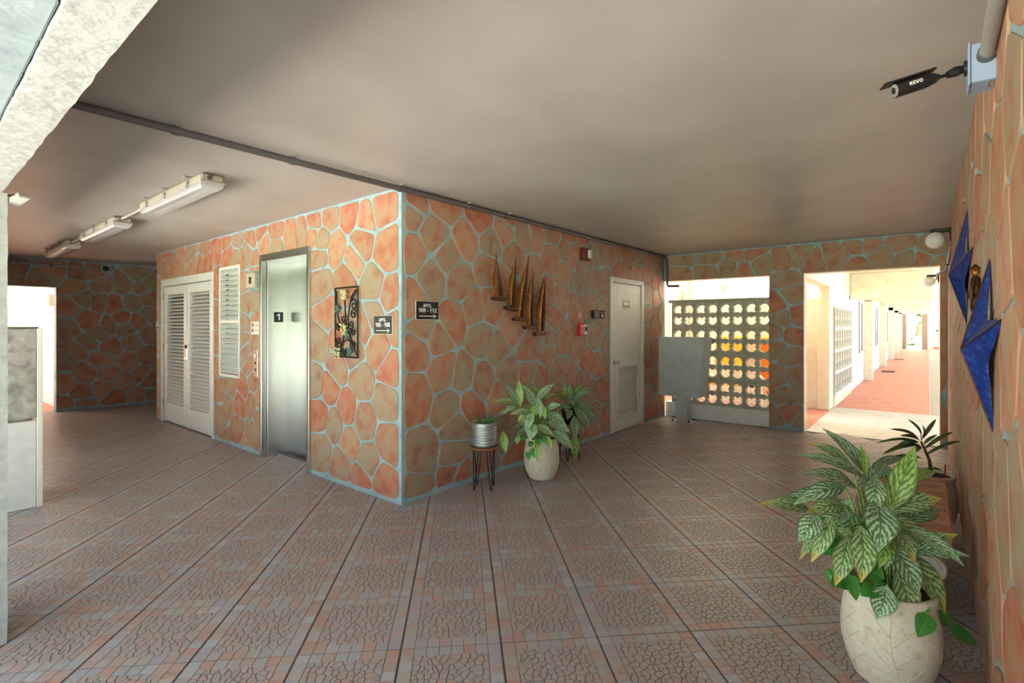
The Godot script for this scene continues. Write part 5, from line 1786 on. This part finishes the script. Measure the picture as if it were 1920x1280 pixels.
func right_wall_things() -> void:
	star("dark blue folded metal star higher up near the globe lamps", Vector2(-3.84, 2.06), Vector2(-3.93, 1.43), Vector2(-3.40, 1.80), Vector2(-4.45, 1.60), Vector2(-3.80, 1.70), 0.082)
	star("bright blue swirl-painted folded metal star lower on the wall", Vector2(-2.50, 1.65), Vector2(-2.40, 1.048), Vector2(-2.14, 1.43), Vector2(-2.86, 1.10), Vector2(-2.40, 1.33), 0.082)
	var f := thing("bronze_figurine", "small bronze figurine plaque between the two blue stars", "wall art", on_right(-2.95, 1.56, 0.0))
	f.scale = Vector3(0.75, 0.75, 0.75)
	var body := MB.new()
	body.ball(Vector3(0, 0.02, 0.03), Vector3(0.05, 0.075, 0.03), 18)
	body.ball(Vector3(0.015, -0.07, 0.03), Vector3(0.045, 0.06, 0.028), 16)
	body.ball(Vector3(-0.03, -0.02, 0.028), Vector3(0.05, 0.035, 0.024), 14)
	part("body", body, mt("bronze_dark"), f)
	var hd := part("head", MB.new().ball(Vector3(0.02, 0.11, 0.032), Vector3(0.02, 0.026, 0.02), 16), mt("bronze_amber"), f)
	part("crown", MB.new().lathe([[0.02, 0.125], [0.027, 0.132], [0.015, 0.14], [0.009, 0.15], [0.001, 0.155]], 14, Vector3(0.02, 0.0, 0.032)), mt("bronze_dark"), hd)
	for s in [-1, 1]:
		part("arm", MB.new().tube([Vector3(s * 0.03, 0.06, 0.04), Vector3(s * 0.065, 0.02, 0.05), Vector3(s * 0.05, -0.04, 0.05)], [0.014, 0.012, 0.009], 8), mt("bronze_dark"), f)
	for k in 6:
		var th := 1.9 + k * 0.36
		part("ray", MB.new().tube([Vector3(0.05 * cos(th), -0.02 + 0.07 * sin(th), 0.02), Vector3(0.09 * cos(th), -0.02 + 0.12 * sin(th), 0.025)], [0.009, 0.003], 6), mt("bronze_amber"), f)

	# globe lamps
	for k in 2:
		var at: Vector3 = [Vector3(0.18, 2.25, -6.5), Vector3(0.106, 1.965, -8.25)][k]
		var t := thing("globe_lamp", ["white globe wall lamp with black arm above the walkway opening", "white globe wall lamp inside the walkway"][k], "wall lamp", pose(at.x, at.y, at.z, -PI / 2), "globe wall lamps")
		t.scale = Vector3.ONE * [1.0, 0.75][k]
		part("globe", MB.new().ball(Vector3(0, 0, 0.125), Vector3(0.082, 0.082, 0.082), 24), mt("globe_glass"), t, "white glass globe")
		part("arm", MB.new().box(Vector3(-0.03, 0.075, 0.015), Vector3(0.03, 0.112, 0.165), 0.006), mt("black"), t)
		part("wall_plate", MB.new().box(Vector3(-0.04, -0.02, 0.0), Vector3(0.04, 0.12, 0.018), 0.005), mt("black"), t)
		part("junction_box", MB.new().box(Vector3(-0.05, -0.04, -0.006), Vector3(0.05, 0.13, 0.006), 0.004), mt("verdigris"), t)
	var c := thing("lamp_conduit", "thin bent conduit joining the two globe wall lamps", "pipe", pose(0.18, 2.2, -6.55))
	part("pipe", MB.new().tube([Vector3(-0.015, 0, 0), Vector3(-0.018, -0.08, -0.1), Vector3(-0.022, -0.13, -0.5), Vector3(-0.03, -0.16, -0.95), Vector3(-0.10, -0.2, -1.03), Vector3(-0.10, -0.22, -1.62)], 0.011, 8), mt("conduit_light"), c)
	part("clamp", MB.new().box(Vector3(-0.036, -0.155, -0.52), Vector3(-0.008, -0.105, -0.49), 0.004), mt("conduit_grey"), c)

	# camera on a junction box
	var b := thing("junction_box", "blue grey junction box holding the security camera", "junction box", pose(0.18, 2.295, -2.36, -PI / 2))
	part("box_body", MB.new().box(Vector3(-0.06, -0.065, 0.0), Vector3(0.06, 0.065, 0.07), 0.004), mt("box_blue"), b)
	part("cover", MB.new().box(Vector3(-0.065, -0.07, 0.07), Vector3(0.065, 0.07, 0.076), 0.002), mt("box_blue"), b)
	part("screw", MB.new().box(Vector3(0.03, -0.085, 0.01), Vector3(0.045, -0.065, 0.025), 0.003), mt("chrome"), b)
	var p := thing("wall_conduit", "grey conduit running to the junction box along the right wall", "pipe", pose(0.15, 2.31, -2.30))
	part("pipe", MB.new().tube([Vector3(0, 0, 0), Vector3(0.0, 0.02, 0.3), Vector3(0.0, 0.02, 2.0)], 0.02, 12), mt("conduit_light"), p)
	part("coupling", MB.new().tube([Vector3(0, 0, 0), Vector3(0, 0.002, 0.03)], 0.026, 12), mt("conduit_grey"), p)
	var m := thing("security_camera", "black bullet security camera pointing across the lobby", "security camera", pose(0.104, 2.305, -2.36))
	part("mount", MB.new().tube([Vector3(0, 0, 0), Vector3(-0.008, 0, 0)], 0.026, 16), mt("black"), m)
	part("joint", MB.new().tube([Vector3(-0.008, 0, 0), Vector3(-0.03, -0.004, 0.004), Vector3(-0.052, -0.012, 0.012)], [0.012, 0.018, 0.012], 12), mt("black"), m)
	part("arm", MB.new().tube([Vector3(-0.05, -0.011, 0.011), Vector3(-0.075, -0.016, 0.02)], 0.006, 8), mt("black"), m)
	var d := Vector3(-0.86, -0.22, 0.36).normalized()
	var st := Vector3(-0.07, -0.013, 0.018)
	var cb := part("barrel", MB.new().tube([st, st + d * 0.02, st + d * 0.05, st + d * 0.14], [0.006, 0.018, 0.025, 0.026], 18), mt("black"), m)
	part("lens_ring", MB.new().tube([st + d * 0.14, st + d * 0.144], 0.022, 18), mt("conduit_light"), cb)
	part("lens", MB.new().tube([st + d * 0.144, st + d * 0.147], 0.012, 14), mt("black"), cb)
	part("sun_shield", MB.new().box(Vector3(-0.085, 0.024, -0.026), Vector3(0.075, 0.03, 0.026), 0.002), mt("black"), cb)
	var shield := cb.get_node("sun_shield") as MeshInstance3D
	var zz := d.cross(Vector3.UP).normalized()
	var upd := (Vector3.UP - d * d.y).normalized()
	zz = (-d).cross(upd)
	shield.transform = Transform3D(Basis(-d, upd, zz), st + d * 0.09)
	lettering(cb, "REVO", 0.012, Transform3D(Basis(-d, upd, zz), st + d * 0.085 + zz * 0.0262), mt("sign_white"))


func small_things() -> void:
	var s := thing("dry_leaf", "tiny dark dry leaf lying on the tile floor", "leaf", pose(-1.734, 0.001, -6.731, 0.7))
	leaf(s, Vector3(-0.04, 0.002, 0), Vector3(0.05, 0.004, 0.01), 0.03, 4, "blade", 0.08, Vector3.UP)
	part("stalk", MB.new().tube([Vector3(-0.04, 0.003, 0), Vector3(-0.07, 0.002, -0.01)], 0.0015, 5), mt("bark"), s)
